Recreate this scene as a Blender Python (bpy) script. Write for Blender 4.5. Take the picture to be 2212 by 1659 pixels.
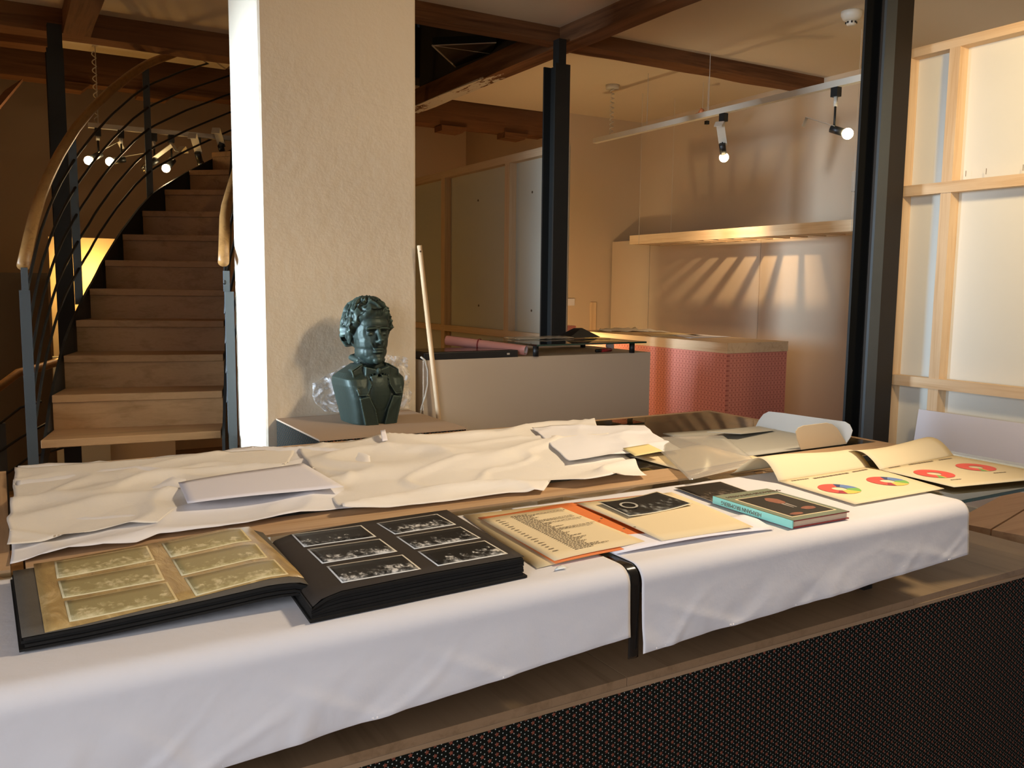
import bpy, bmesh, math, random
from mathutils import Vector, Matrix, noise
random.seed(7)
V = Vector
sc = bpy.context.scene
for o in list(bpy.data.objects): bpy.data.objects.remove(o)
col = sc.collection
# ---------------------------------------------------------------- camera
W, H, F = 2212.0, 1659.0, 1868.5
CX, CY = W/2, H/2
EYE = V((0, 0, 1.5))
YAW, PITCH, ROLL = 0.534755, 0.11134, 0.0105
fw = V((math.sin(YAW)*math.cos(PITCH), math.cos(YAW)*math.cos(PITCH), -math.sin(PITCH)))
rt0 = V((math.cos(YAW), -math.sin(YAW), 0)); up0 = rt0.cross(fw)
rt = rt0*math.cos(ROLL)+up0*math.sin(ROLL); up = -rt0*math.sin(ROLL)+up0*math.cos(ROLL)
cam = bpy.data.cameras.new('camera'); co = bpy.data.objects.new('camera', cam); col.objects.link(co)
co.matrix_world = Matrix(((rt.x, up.x, -fw.x, EYE.x), (rt.y, up.y, -fw.y, EYE.y), (rt.z, up.z, -fw.z, EYE.z), (0, 0, 0, 1)))
cam.sensor_fit = 'HORIZONTAL'; cam.sensor_width = 36.0; cam.lens = F/W*36.0
cam.clip_start = 0.05; cam.clip_end = 100
sc.camera = co
# ---------------------------------------------------------------- light and exposure
sc.view_settings.view_transform = 'Standard'; sc.view_settings.look = 'None'
sc.view_settings.gamma = 1.0; sc.view_settings.use_curve_mapping = False
sc.view_settings.exposure = 0.08
wd = bpy.data.worlds.new('world'); sc.world = wd; wd.use_nodes = True
wd.node_tree.nodes['Background'].inputs[0].default_value = (.62, .76, 1, 1)
wd.node_tree.nodes['Background'].inputs[1].default_value = 1.0
def area(name, loc, target, sx, sy, power, color):
    l = bpy.data.lights.new(name, 'AREA'); l.shape = 'RECTANGLE'; l.size = sx; l.size_y = sy
    l.energy = power; l.color = color
    o = bpy.data.objects.new(name, l); col.objects.link(o); o.location = loc
    o.rotation_euler = (V(target)-V(loc)).to_track_quat('-Z', 'Y').to_euler(); return o
def spot(name, loc, target, power, color, size=70, blend=.8, rad=.03):
    l = bpy.data.lights.new(name, 'SPOT'); l.energy = power; l.color = color
    l.spot_size = math.radians(size); l.spot_blend = blend; l.shadow_soft_size = rad
    o = bpy.data.objects.new(name, l); col.objects.link(o); o.location = loc
    o.rotation_euler = (V(target)-V(loc)).to_track_quat('-Z', 'Y').to_euler(); return o
def point(name, loc, power, color, rad=.05):
    l = bpy.data.lights.new(name, 'POINT'); l.energy = power; l.color = color; l.shadow_soft_size = rad
    o = bpy.data.objects.new(name, l); col.objects.link(o); o.location = loc; return o
WARM = (1.0, .67, .36); WARM2 = (1.0, .74, .42); DAY = (.66, .82, 1.0)
area('daylight_assumed_window_1', (-1.72, 3.58, 1.65), (1.0, 3.56, 1.6), .75, 1.6, 25, DAY).data.spread = math.radians(30)  # daylight of an assumed window out of view, narrowed onto the pillar
area('daylight_assumed_window_2', (-1.72, -.6, 1.75), (1.2, .75, .80), 1.8, 1.6, 31, (.88, .92, 1.0)).data.spread = math.radians(100)  # daylight of an assumed window out of view near the tables
# ---------------------------------------------------------------- pixel helpers: a pixel is a direction, the depth comes from a plane
def ray(x, y): return fw+rt*((x-CX)/F)-up*((y-CY)/F)
def pz(x, y, z): r = ray(x, y); return EYE+r*((z-EYE.z)/r.z)
def px_(x, y, X): r = ray(x, y); return EYE+r*(X/r.x)
def py_(x, y, Y): r = ray(x, y); return EYE+r*(Y/r.y)
def ppl(x, y, p0, n): r = ray(x, y); return EYE+r*((p0-EYE).dot(n)/r.dot(n))
def lerp(a, b, t): return a+(b-a)*t
def interp(pts, x):
    if x <= pts[0][0]:
        (a, b), (c, d) = pts[0], pts[1]
    elif x >= pts[-1][0]:
        (a, b), (c, d) = pts[-2], pts[-1]
    else:
        for i in range(len(pts)-1):
            if pts[i][0] <= x <= pts[i+1][0]: (a, b), (c, d) = pts[i], pts[i+1]; break
    return b+(d-b)*(x-a)/(c-a)
def sm(a, b, x):
    t = min(1, max(0, (x-a)/(b-a))); return t*t*(3-2*t)
# ---------------------------------------------------------------- materials
MATS = {}
class N:
    def __init__(s, name):
        s.m = bpy.data.materials.new(name); s.m.use_nodes = True; s.t = s.m.node_tree
        s.b = s.t.nodes['Principled BSDF']; s.out = s.t.nodes['Material Output']; MATS[name] = s.m
    def n(s, typ, **kw):
        nd = s.t.nodes.new(typ)
        for k, v in kw.items():
            if k.startswith('i_'):
                nd.inputs[k[2:].replace('_', ' ')].default_value = v
            else: setattr(nd, k, v)
        return nd
    def l(s, a, b): s.t.links.new(a, b)
    def math(s, op, a, b=None, c=None):
        nd = s.n('ShaderNodeMath', operation=op)
        for i, x in enumerate((a, b, c)):
            if x is None: continue
            if isinstance(x, (int, float)): nd.inputs[i].default_value = x
            else: s.l(x, nd.inputs[i])
        return nd.outputs[0]
    def mix(s, f, a, b):
        nd = s.n('ShaderNodeMix', data_type='RGBA')
        for inp, x in ((nd.inputs[0], f), (nd.inputs[6], a), (nd.inputs[7], b)):
            if isinstance(x, (int, float)): inp.default_value = x
            elif isinstance(x, tuple): inp.default_value = (*x[:3], 1)
            else: s.l(x, inp)
        return nd.outputs[2]
    def ramp(s, f, stops):
        nd = s.n('ShaderNodeValToRGB'); e = nd.color_ramp.elements
        while len(e) < len(stops): e.new(.5)
        for i, (p, c) in enumerate(stops):
            e[i].position = p; e[i].color = (*c[:3], 1) if isinstance(c, tuple) else (c, c, c, 1)
        s.l(f, nd.inputs[0]); return nd.outputs[0]
    def coord(s, kind='Object', scale=(1, 1, 1), rot=(0, 0, 0), loc=(0, 0, 0)):
        tc = s.n('ShaderNodeTexCoord'); mp = s.n('ShaderNodeMapping')
        mp.inputs['Scale'].default_value = scale; mp.inputs['Rotation'].default_value = rot; mp.inputs['Location'].default_value = loc
        s.l(tc.outputs[kind], mp.inputs['Vector']); return mp.outputs[0]
    def noise(s, vec, scale, detail=4, rough=.55, dist=0):
        nd = s.n('ShaderNodeTexNoise'); nd.inputs['Scale'].default_value = scale; nd.inputs['Detail'].default_value = detail
        nd.inputs['Roughness'].default_value = rough; nd.inputs['Distortion'].default_value = dist
        s.l(vec, nd.inputs['Vector']); return nd.outputs['Fac']
    def bump(s, h, st=.3, d=.01):
        nd = s.n('ShaderNodeBump'); nd.inputs['Strength'].default_value = st; nd.inputs['Distance'].default_value = d
        s.l(h, nd.inputs['Height']); s.l(nd.outputs[0], s.b.inputs['Normal'])
    def base(s, c):
        if isinstance(c, tuple): s.b.inputs['Base Color'].default_value = (*c[:3], 1)
        else: s.l(c, s.b.inputs['Base Color'])
    def set(s, rough=.5, metal=0, spec=.5):
        s.b.inputs['Roughness'].default_value = rough; s.b.inputs['Metallic'].default_value = metal
        s.b.inputs['Specular IOR Level'].default_value = spec
def srgb(r, g, b):
    f = lambda c: (c/255/12.92 if c/255 <= .04045 else ((c/255+.055)/1.055)**2.4)
    return (f(r), f(g), f(b))
def plain(name, c, rough=.5, metal=0, spec=.5, var=.08, scale=6, bump=0, bscale=60, bdist=.004):
    k = N(name); vec = k.coord('Object')
    f = k.noise(vec, scale, 4)
    k.base(k.mix(f, tuple(x*(1-var) for x in c), tuple(min(1, x*(1+var)) for x in c))); k.set(rough, metal, spec)
    if bump: k.bump(k.noise(vec, bscale, 5, .6), bump, bdist)
    return k.m
def wood(name, c1, c2, axis=0, scale=1.0, rough=.55, bump=.12, spec=.3):
    k = N(name); s = [28*scale]*3; s[axis] = 1.6*scale
    vec = k.coord('Object', tuple(s)); g = k.noise(vec, 1.0, 6, .6, .6)
    s2 = [160*scale]*3; s2[axis] = 5*scale
    g2 = k.noise(k.coord('Object', tuple(s2)), 1.0, 3)
    f = k.math('ADD', k.math('MULTIPLY', g, .75), k.math('MULTIPLY', g2, .25))
    k.base(k.ramp(f, [(.32, c2), (.52, c1), (.68, tuple(lerp(a, b, .35) for a, b in zip(c1, c2)))]))
    k.set(rough, 0, spec); k.bump(f, bump, .004); return k.m
def emis(name, c, st):
    k = N(name); k.base((0, 0, 0)); k.b.inputs['Emission Color'].default_value = (*c, 1); k.b.inputs['Emission Strength'].default_value = st; return k.m
def glass(name, tint=(.92, .97, .95), rough=.0):
    k = N(name); t = k.n('ShaderNodeBsdfTransparent'); t.inputs[0].default_value = (*tint, 1)
    g = k.n('ShaderNodeBsdfGlossy'); g.inputs['Roughness'].default_value = rough
    fr = k.n('ShaderNodeFresnel'); fr.inputs[0].default_value = 1.5
    mx = k.n('ShaderNodeMixShader'); k.l(fr.outputs[0], mx.inputs[0]); k.l(t.outputs[0], mx.inputs[1]); k.l(g.outputs[0], mx.inputs[2])
    k.l(mx.outputs[0], k.out.inputs[0]); return k.m
def sheet(name, c, transl=.35, transp=.0, bump=0, bscale=120, var=.04):
    k = N(name); vec = k.coord('Object'); f = k.noise(vec, 5, 3)
    cc = k.mix(f, tuple(x*(1-var) for x in c), c)
    d = k.n('ShaderNodeBsdfDiffuse'); t = k.n('ShaderNodeBsdfTranslucent'); tr = k.n('ShaderNodeBsdfTransparent')
    k.l(cc, d.inputs[0]); k.l(cc, t.inputs[0])
    if bump:
        nd = k.n('ShaderNodeBump'); nd.inputs['Strength'].default_value = bump; nd.inputs['Distance'].default_value = .004
        k.l(k.noise(vec, bscale, 5), nd.inputs['Height']); k.l(nd.outputs[0], d.inputs['Normal'])
    m1 = k.n('ShaderNodeMixShader'); m1.inputs[0].default_value = transl; k.l(d.outputs[0], m1.inputs[1]); k.l(t.outputs[0], m1.inputs[2])
    m2 = k.n('ShaderNodeMixShader'); m2.inputs[0].default_value = transp; k.l(m1.outputs[0], m2.inputs[1]); k.l(tr.outputs[0], m2.inputs[2])
    k.l(m2.outputs[0], k.out.inputs[0]); return k.m

M = {}
M['plaster'] = plain('plaster', (.80, .69, .53), .95, 0, .1, .05, 3, .28, 22, .010)
M['wall'] = plain('wall_paint', (.64, .52, .38), .95, 0, .1, .03, 1.2, .1, 60)
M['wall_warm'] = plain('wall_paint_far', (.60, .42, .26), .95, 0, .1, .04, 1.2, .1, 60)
M['ceil'] = plain('ceiling_paint', (.72, .60, .44), .95, 0, .1, .04, 1.0, .1, 40)
M['dark_void'] = plain('dark_attic', (.035, .03, .026), .9)
M['floor'] = wood('floor_boards', (.36, .22, .12), (.24, .14, .07), 0, .35)
M['beam'] = wood('old_beam_wood', (.21, .095, .04), (.075, .032, .014), 0, .45, .8, .6, .15)
M['beam_y'] = wood('old_beam_wood_y', (.21, .095, .04), (.075, .032, .014), 1, .45, .8, .6, .15)
k = N('old_beam_whitewashed'); vec = k.coord('Object', (12, .9, 12)); g = k.noise(vec, 1.0, 6, .6, .6); f2 = k.noise(k.coord('Object', (16, 5, 16)), 1.0, 6, .7, .8)
gp = k.n('ShaderNodeTexCoord'); sp = k.n('ShaderNodeSeparateXYZ'); k.l(gp.outputs['Object'], sp.inputs[0])
band = k.math('MULTIPLY', k.math('GREATER_THAN', k.math('ADD', sp.outputs['Y'], f2), 5.75), k.math('LESS_THAN', sp.outputs['Z'], 2.908))
msk = k.math('MULTIPLY', band, k.math('GREATER_THAN', f2, .46))
k.base(k.mix(msk, k.ramp(g, [(.32, (.075, .032, .014)), (.6, (.21, .095, .04))]), (.62, .55, .44))); k.set(.8, 0, .15); k.bump(g, .6, .004); M['beam_wash'] = k.m
M['pine'] = wood('pine_x', (.80, .60, .38), (.66, .44, .24), 0, .8, .6, .05)
M['pine_y'] = wood('pine_y', (.80, .60, .38), (.66, .44, .24), 1, .8, .6, .05)
M['pine_z'] = wood('pine_z', (.80, .60, .38), (.66, .44, .24), 2, .8, .6, .05)
M['ash'] = wood('ash_rail', (.52, .34, .19), (.36, .21, .10), 0, 1.1, .5, .05)
M['ash_y'] = wood('ash_rail_y', (.52, .34, .19), (.36, .21, .10), 1, 1.1, .5, .05)
M['tread'] = wood('oak_tread', (.40, .21, .085), (.28, .14, .05), 0, .7, .5, .06)
M['rail'] = wood('oak_handrail', (.32, .16, .05), (.20, .095, .028), 1, 1, .4, .04)
M['board'] = wood('plinth_board', (.27, .17, .095), (.19, .115, .06), 1, .8, .45, .04)
M['edge_wood'] = wood('edge_wood', (.33, .22, .13), (.24, .15, .08), 0, .8)
M['table_wood'] = wood('table_plank', (.55, .34, .18), (.42, .24, .12), 0, .8, .5, .06)
M['slate'] = plain('slate_steel', (.085, .10, .11), .45, .3, .4, .1)
M['dark_steel'] = plain('dark_steel', (.022, .022, .02), .5, .3, .4, .1)
M['brown_steel'] = plain('brown_steel', (.03, .024, .018), .55, .1, .3, .1)
M['white_metal'] = plain('white_enamel', (.62, .56, .46), .4)
M['black'] = plain('black_plastic', (.012, .012, .012), .4)
M['black_gloss'] = plain('black_gloss', (.012, .011, .01), .15)
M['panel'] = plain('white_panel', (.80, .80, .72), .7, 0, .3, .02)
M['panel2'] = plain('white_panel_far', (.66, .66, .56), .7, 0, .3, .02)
M['plinth_white'] = plain('white_plinth', (.66, .55, .42), .75, 0, .2, .03, 3)
M['paper'] = sheet('white_paper', (.74, .72, .73), .10, 0, .22, 34)
M['paper_flat'] = sheet('white_sheet', (.84, .82, .88), .1)
M['tissue'] = sheet('tissue_paper', (.96, .91, .83), .16, .05, .2, 90)
M['tissue_white'] = sheet('tissue_paper_white', (.96, .94, .94), .14, .03, .12, 60)
M['kraft'] = sheet('yellowed_paper', (.78, .62, .36), .1, 0, .05, 90)
M['cream'] = sheet('cream_page', (.80, .66, .42), .1, 0, .05, 60)
M['chart'] = sheet('chart_paper', (.86, .73, .48), .12)
M['orange'] = plain('orange_card', (.72, .20, .055), .7, 0, .2, .1, 12)
M['grey_card'] = plain('grey_card', (.42, .40, .34), .6, 0, .3, .05)
M['white_card'] = plain('white_card', (.74, .80, .82), .5, 0, .4, .02)
M['beige_card'] = plain('beige_card', (.62, .52, .36), .6, 0, .3, .03)
M['plinth_brown'] = plain('plinth_brown', (.40, .29, .20), .85, 0, .2, .05)
M['note'] = sheet('yellow_note', (.88, .74, .36), .15)
M['ink'] = plain('ink', (.16, .12, .08), .8, 0, .1)
M['red'] = plain('print_red', (.80, .085, .06), .6)
M['darkred'] = plain('print_darkred', (.38, .03, .05), .6)
M['navy'] = plain('print_navy', (.03, .05, .16), .6)
M['blue'] = plain('print_blue', (.13, .22, .46), .6)
M['green'] = plain('print_green', (.20, .44, .09), .6)
M['yellow'] = plain('print_yellow', (.90, .55, .10), .6)
M['album_page'] = plain('album_black_page', (.034, .026, .02), .75, 0, .25, .15, 8)
M['album_edge'] = plain('album_edges', (.012, .011, .010), .8, 0, .2, .3, 40)
M['album_cover'] = plain('album_cover', (.10, .085, .065), .8, 0, .2, .15, 30, .3, 300, .002)
M['turq'] = plain('turquoise_jacket', (.30, .74, .66), .35, 0, .5, .03)
M['sage'] = plain('sage_jacket', (.20, .235, .16), .3, 0, .5, .05)
M['maroon'] = plain('maroon_cloth', (.28, .03, .03), .6)
M['pages'] = plain('book_pages', (.72, .55, .38), .8)
M['pink_paper'] = plain('pink_paper', (.72, .36, .33), .7, 0, .2, .05)
M['plastic'] = None
M['glass'] = glass('clear_glass', (.93, .97, .95))
M['glass_thin'] = glass('thin_glass', (.985, .99, .985))
M['glass_edge'] = plain('green_glass_edge', (.012, .05, .035), .15, 0, .5, .2)
M['bulb'] = emis('lit_bulb', (1, .78, .42), 30)
M['bulb_off'] = plain('bulb_silver', (.25, .22, .18), .15, .8)
M['copper'] = plain('warm_glass_shade', (.75, .30, .14), .3, .2)
M['stick'] = wood('broom_wood', (.66, .47, .28), (.5, .33, .17), 2, 1.2)
M['smoke'] = plain('detector_plastic', (.80, .74, .62), .4)
M['redplastic'] = plain('red_plastic', (.5, .03, .03), .4)
M['grey_wall'] = plain('grey_board', (.16, .13, .10), .9)
M['red_board'] = plain('reddish_board', (.33, .15, .095), .8)
M['sleeve'] = None
k = N('clear_sleeve'); t = k.n('ShaderNodeBsdfTransparent'); t.inputs[0].default_value = (.95, .94, .9, 1)
g = k.n('ShaderNodeBsdfGlossy'); g.inputs['Roughness'].default_value = .12; d = k.n('ShaderNodeBsdfDiffuse'); d.inputs[0].default_value = (.9, .88, .82, 1)
m1 = k.n('ShaderNodeMixShader'); m1.inputs[0].default_value = .45; k.l(g.outputs[0], m1.inputs[1]); k.l(d.outputs[0], m1.inputs[2])
m2 = k.n('ShaderNodeMixShader'); m2.inputs[0].default_value = .42; k.l(t.outputs[0], m2.inputs[1]); k.l(m1.outputs[0], m2.inputs[2]); k.l(m2.outputs[0], k.out.inputs[0]); M['sleeve'] = k.m
k = N('crumpled_film'); vec = k.coord('Object'); f = k.noise(vec, 22, 4, .6, 1.2)
t = k.n('ShaderNodeBsdfTransparent'); g = k.n('ShaderNodeBsdfGlossy'); g.inputs['Roughness'].default_value = .35; d = k.n('ShaderNodeBsdfDiffuse'); d.inputs[0].default_value = (.92, .92, .92, 1)
m1 = k.n('ShaderNodeMixShader'); m1.inputs[0].default_value = .82; k.l(g.outputs[0], m1.inputs[1]); k.l(d.outputs[0], m1.inputs[2])
m2 = k.n('ShaderNodeMixShader'); k.l(k.ramp(f, [(.40, .05), (.66, .6)]), m2.inputs[0]); k.l(t.outputs[0], m2.inputs[1]); k.l(m1.outputs[0], m2.inputs[2]); k.l(m2.outputs[0], k.out.inputs[0]); M['plastic'] = k.m
def floral(name, ground, flower, dot, P=.030, axes='XZ', fr=.30, dr=.16):
    k = N(name); tc = k.n('ShaderNodeTexCoord'); sp = k.n('ShaderNodeSeparateXYZ'); k.l(tc.outputs['Object'], sp.inputs[0])
    a0 = k.math('MULTIPLY', sp.outputs[axes[0]], 1/P); b0 = k.math('MULTIPLY', sp.outputs[axes[1]], 1/P)
    a = k.math('ADD', k.math('MULTIPLY', a0, .883), k.math('MULTIPLY', b0, .469)); b = k.math('ADD', 400.0, k.math('SUBTRACT', k.math('MULTIPLY', b0, .883), k.math('MULTIPLY', a0, .469)))
    def cell(a, b, s=1.0, o=0.0):
        row = k.math('FLOOR', k.math('ADD', k.math('MULTIPLY', b, s), o))
        sh = k.math('MULTIPLY', k.math('MODULO', k.math('ABSOLUTE', row), 2.0), .5)
        fx = k.math('SUBTRACT', k.math('FRACT', k.math('ADD', k.math('ADD', k.math('MULTIPLY', a, s), o), sh)), .5)
        fy = k.math('SUBTRACT', k.math('FRACT', k.math('ADD', k.math('MULTIPLY', b, s), o)), .5)
        return fx, fy
    fx, fy = cell(a, b)
    r = k.math('SQRT', k.math('ADD', k.math('MULTIPLY', fx, fx), k.math('MULTIPLY', fy, fy)))
    th = k.math('ARCTAN2', fy, fx)
    pet = k.math('MULTIPLY', k.math('ADD', .72, k.math('MULTIPLY', k.math('COSINE', k.math('MULTIPLY', th, 5.0)), .28)), fr)
    isf = k.math('LESS_THAN', r, pet)
    gx, gy = cell(a, b, 2.0, .25)
    r2 = k.math('SQRT', k.math('ADD', k.math('MULTIPLY', gx, gx), k.math('MULTIPLY', gy, gy)))
    isd = k.math('LESS_THAN', r2, dr)
    vec = k.coord('Object'); fl = k.mix(k.noise(vec, 60, 1), flower, tuple(x*.45 for x in flower))
    c = k.mix(isd, ground, dot); c = k.mix(isf, c, fl); k.base(c); k.set(.9, 0, .1)
    k.bump(k.noise(vec, 600, 2), .1, .002); return k.m
M['floral'] = floral('floral_dark_fabric', (.0055, .0065, .0045), (.30, .085, .05), (.40, .42, .38), .0158, 'XZ', .25, .14)
M['floral_e'] = floral('floral_dark_fabric_end', (.0055, .0065, .0045), (.30, .085, .05), (.40, .42, .38), .0158, 'YZ', .25, .14)
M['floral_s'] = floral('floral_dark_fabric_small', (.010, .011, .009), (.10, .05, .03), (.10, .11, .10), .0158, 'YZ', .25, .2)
M['floral_f'] = floral('floral_dark_fabric_front', (.010, .010, .008), (.25, .07, .04), (.22, .22, .2), .0158, 'XZ', .25, .16)
def pinkfab(name, ax):
    k = N(name); tc = k.n('ShaderNodeTexCoord'); sp = k.n('ShaderNodeSeparateXYZ'); k.l(tc.outputs['Object'], sp.inputs[0])
    s = k.math('SINE', k.math('MULTIPLY', sp.outputs[ax], 2*math.pi/.03))
    z = k.math('SINE', k.math('MULTIPLY', sp.outputs['Z'], 2*math.pi/.03))
    f = k.math('GREATER_THAN', k.math('MULTIPLY', s, z), .72)
    c = k.mix(k.math('MULTIPLY', k.math('ADD', s, 1), .5), (.72, .27, .205), (.80, .32, .25)); c = k.mix(f, c, (.45, .12, .10))
    k.base(c); k.set(.9, 0, .1); return k.m
M['pink_x'] = pinkfab('pink_fabric_x', 'X'); M['pink_y'] = pinkfab('pink_fabric_y', 'Y')
def photo(name, lo, mid, hi, border, bw=.05, bh=.11):
    k = N(name); tc = k.n('ShaderNodeTexCoord'); sp = k.n('ShaderNodeSeparateXYZ'); k.l(tc.outputs['UV'], sp.inputs[0])
    oi = k.n('ShaderNodeObjectInfo'); off = k.math('MULTIPLY', oi.outputs['Random'], 37.0)
    cb = k.n('ShaderNodeCombineXYZ'); k.l(k.math('ADD', sp.outputs[0], off), cb.inputs[0]); k.l(k.math('MULTIPLY', sp.outputs[1], .42), cb.inputs[1]); k.l(off, cb.inputs[2])
    n1 = k.noise(cb.outputs[0], 11, 6, .72, 1.2); n2 = k.noise(cb.outputs[0], 3.2, 2)
    v = sp.outputs[1]
    band = k.math('SUBTRACT', 1.0, k.math('MULTIPLY', k.math('ABSOLUTE', k.math('SUBTRACT', v, .42)), 2.3))
    vo = k.n('ShaderNodeTexVoronoi'); vo.inputs['Scale'].default_value = 13; k.l(cb.outputs[0], vo.inputs['Vector'])
    bl = k.math('SUBTRACT', .62, vo.outputs['Distance'])
    f = k.math('ADD', k.math('MULTIPLY', k.math('ADD', k.math('MULTIPLY', k.math('MULTIPLY', bl, n1), .55), k.math('MULTIPLY', k.math('SUBTRACT', n1, .46), .9)), k.math('ADD', band, .15)), k.math('MULTIPLY', k.math('SUBTRACT', n2, .5), .5))
    f = k.math('ADD', f, k.math('MULTIPLY', k.math('SUBTRACT', .28, v), .35))
    c = k.ramp(f, [(.02, lo), (.11, mid), (.21, hi)])
    bx = k.math('MINIMUM', sp.outputs[0], k.math('SUBTRACT', 1.0, sp.outputs[0])); by = k.math('MINIMUM', v, k.math('SUBTRACT', 1.0, v))
    isb = k.math('MAXIMUM', k.math('LESS_THAN', bx, bw), k.math('LESS_THAN', by, bh))
    k.base(k.mix(isb, c, border)); k.set(.5, 0, .3); return k.m
M['photo'] = photo('bw_photo', (.006, .006, .006), (.10, .10, .095), (.62, .61, .58), (.68, .66, .60), .022, .045)
M['photo_v'] = photo('bw_photo_veiled', (.33, .265, .115), (.45, .375, .185), (.64, .55, .32), (.68, .58, .34), .022, .05)
M['photo_g'] = photo('bw_photo_grey', (.012, .012, .011), (.05, .05, .045), (.24, .25, .24), (.75, .65, .45), .02, .03)
M['photo_d'] = photo('bw_photo_dark', (.012, .009, .006), (.035, .025, .016), (.14, .11, .08), (.40, .33, .22), .015, .02)
k = N('glassine'); vec = k.coord('Object'); f = k.noise(k.coord('Object', (30, 9, 30)), 1, 6, .65, 1.0)
k.base(k.ramp(f, [(.35, (.30, .19, .07)), (.55, (.42, .28, .105)), (.7, (.60, .44, .21))])); k.set(.35, 0, .5); k.bump(f, .5, .004); M['glassine'] = k.m
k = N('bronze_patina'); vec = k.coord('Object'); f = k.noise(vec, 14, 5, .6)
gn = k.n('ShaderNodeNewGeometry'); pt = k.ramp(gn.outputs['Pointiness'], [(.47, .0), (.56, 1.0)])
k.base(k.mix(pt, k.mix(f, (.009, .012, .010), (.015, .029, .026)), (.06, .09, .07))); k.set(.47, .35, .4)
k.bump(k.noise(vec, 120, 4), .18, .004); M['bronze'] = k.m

# ---------------------------------------------------------------- mesh builder
class B:
    def __init__(s): s.v = []; s.f = []; s.mi = []; s.uv = {}
    def add(s, vs, fs, mi=0):
        o = len(s.v); s.v += [tuple(p) for p in vs]; s.f += [tuple(i+o for i in f) for f in fs]; s.mi += [mi]*len(fs); return s
    def box(s, a, b, mi=0):
        x0, y0, z0 = a; x1, y1, z1 = b
        return s.add([(x0, y0, z0), (x1, y0, z0), (x1, y1, z0), (x0, y1, z0), (x0, y0, z1), (x1, y0, z1), (x1, y1, z1), (x0, y1, z1)],
                     [(0, 3, 2, 1), (4, 5, 6, 7), (0, 1, 5, 4), (1, 2, 6, 5), (2, 3, 7, 6), (3, 0, 4, 7)], mi)
    def prism(s, poly, d, mi=0):      # poly: list of points, extruded by vector d
        n = len(poly); d = V(d); P = [V(p) for p in poly]
        return s.add(P+[p+d for p in P], [tuple(range(n))[::-1], tuple(range(n, 2*n))]+[(i, (i+1) % n, n+(i+1) % n, n+i) for i in range(n)], mi)
    def tube(s, path, r, seg=10, mi=0, caps=True):
        P = [V(p) for p in path]; n = len(P); rr = r if isinstance(r, (list, tuple)) else [r]*n
        t = (P[1]-P[0]).normalized(); a = V((0, 0, 1)) if abs(t.z) < .9 else V((1, 0, 0)); u = t.cross(a).normalized()
        vs = []
        for i in range(n):
            t = (P[min(n-1, i+1)]-P[max(0, i-1)]).normalized(); u = (u-t*u.dot(t)).normalized(); w = t.cross(u)
            for j in range(seg):
                an = 2*math.pi*j/seg; vs.append(P[i]+(u*math.cos(an)+w*math.sin(an))*rr[i])
        fs = [(i*seg+j, i*seg+(j+1) % seg, (i+1)*seg+(j+1) % seg, (i+1)*seg+j) for i in range(n-1) for j in range(seg)]
        if caps: fs += [tuple(range(seg))[::-1], tuple(range((n-1)*seg, n*seg))]
        return s.add(vs, fs, mi)
    def ball(s, c, r, nu=16, nv=10, mi=0, sc_=(1, 1, 1), rot=None):
        c = V(c); vs = []; R = rot or Matrix.Identity(3)
        for i in range(nv+1):
            th = math.pi*i/nv
            for j in range(nu):
                ph = 2*math.pi*j/nu
                vs.append(c+R @ V((r*sc_[0]*math.sin(th)*math.cos(ph), r*sc_[1]*math.sin(th)*math.sin(ph), r*sc_[2]*math.cos(th))))
        return s.add(vs, [(i*nu+j, (i+1)*nu+j, (i+1)*nu+(j+1) % nu, i*nu+(j+1) % nu) for i in range(nv) for j in range(nu)], mi)
    def patch(s, fn, nu, nv, th=.0006, mi=0):   # sheet with real thickness
        o = len(s.v); g = [[V(fn(i/nu, j/nv)) for j in range(nv+1)] for i in range(nu+1)]
        nrm = (g[nu][0]-g[0][0]).cross(g[0][nv]-g[0][0]).normalized()
        if nrm.z < 0: nrm = -nrm
        top = [p for r in g for p in r]; bot = [p-nrm*th for p in top]; m = nv+1
        up_ = ((g[1][0]-g[0][0]).cross(g[0][1]-g[0][0])).dot(nrm) > 0
        ids = lambda i, j: i*m+j
        fs = []; K = len(top); uvs = []
        for i in range(nu):
            for j in range(nv):
                q = (ids(i, j), ids(i+1, j), ids(i+1, j+1), ids(i, j+1)); fs.append(q if up_ else q[::-1]); fs.append(tuple(x+K for x in (q[::-1] if up_ else q)))
        rim = [ids(i, 0) for i in range(nu+1)]+[ids(nu, j) for j in range(1, nv+1)]+[ids(i, nv) for i in range(nu-1, -1, -1)]+[ids(0, j) for j in range(nv-1, 0, -1)]
        for a, b in zip(rim, rim[1:]+rim[:1]): fs.append((b, a, a+K, b+K) if up_ else (a, b, b+K, a+K))
        for k_ in range(2):
            for i in range(nu+1):
                for j in range(nv+1): s.uv[o+k_*K+ids(i, j)] = (i/nu, j/nv)
        return s.add(top+bot, fs, mi)
    def build(s, name, mat, parent=None, smooth=False, bevel=0):
        me = bpy.data.meshes.new(name); me.from_pydata(s.v, [], s.f)
        for m in (mat if isinstance(mat, (list, tuple)) else [mat]): me.materials.append(M[m] if isinstance(m, str) else m)
        for p, i in zip(me.polygons, s.mi): p.material_index = i; p.use_smooth = smooth
        if s.uv:
            uvl = me.uv_layers.new(name='UVMap')
            for lp in me.loops: uvl.data[lp.index].uv = s.uv.get(lp.vertex_index, (0, 0))
        me.update(); o = bpy.data.objects.new(name, me); col.objects.link(o)
        if bevel:
            b = o.modifiers.new('bevel', 'BEVEL'); b.width = bevel; b.segments = 2; b.limit_method = 'ANGLE'
        if parent is not None: child(o, parent)
        return o
def child(o, parent):
    o.parent = parent
    if not parent.get('local'):
        o.matrix_parent_inverse = Matrix.Translation(-V(parent.location)) if parent.type == 'EMPTY' else Matrix.Identity(4)
def bx(a, b): return B().box(a, b)
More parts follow.
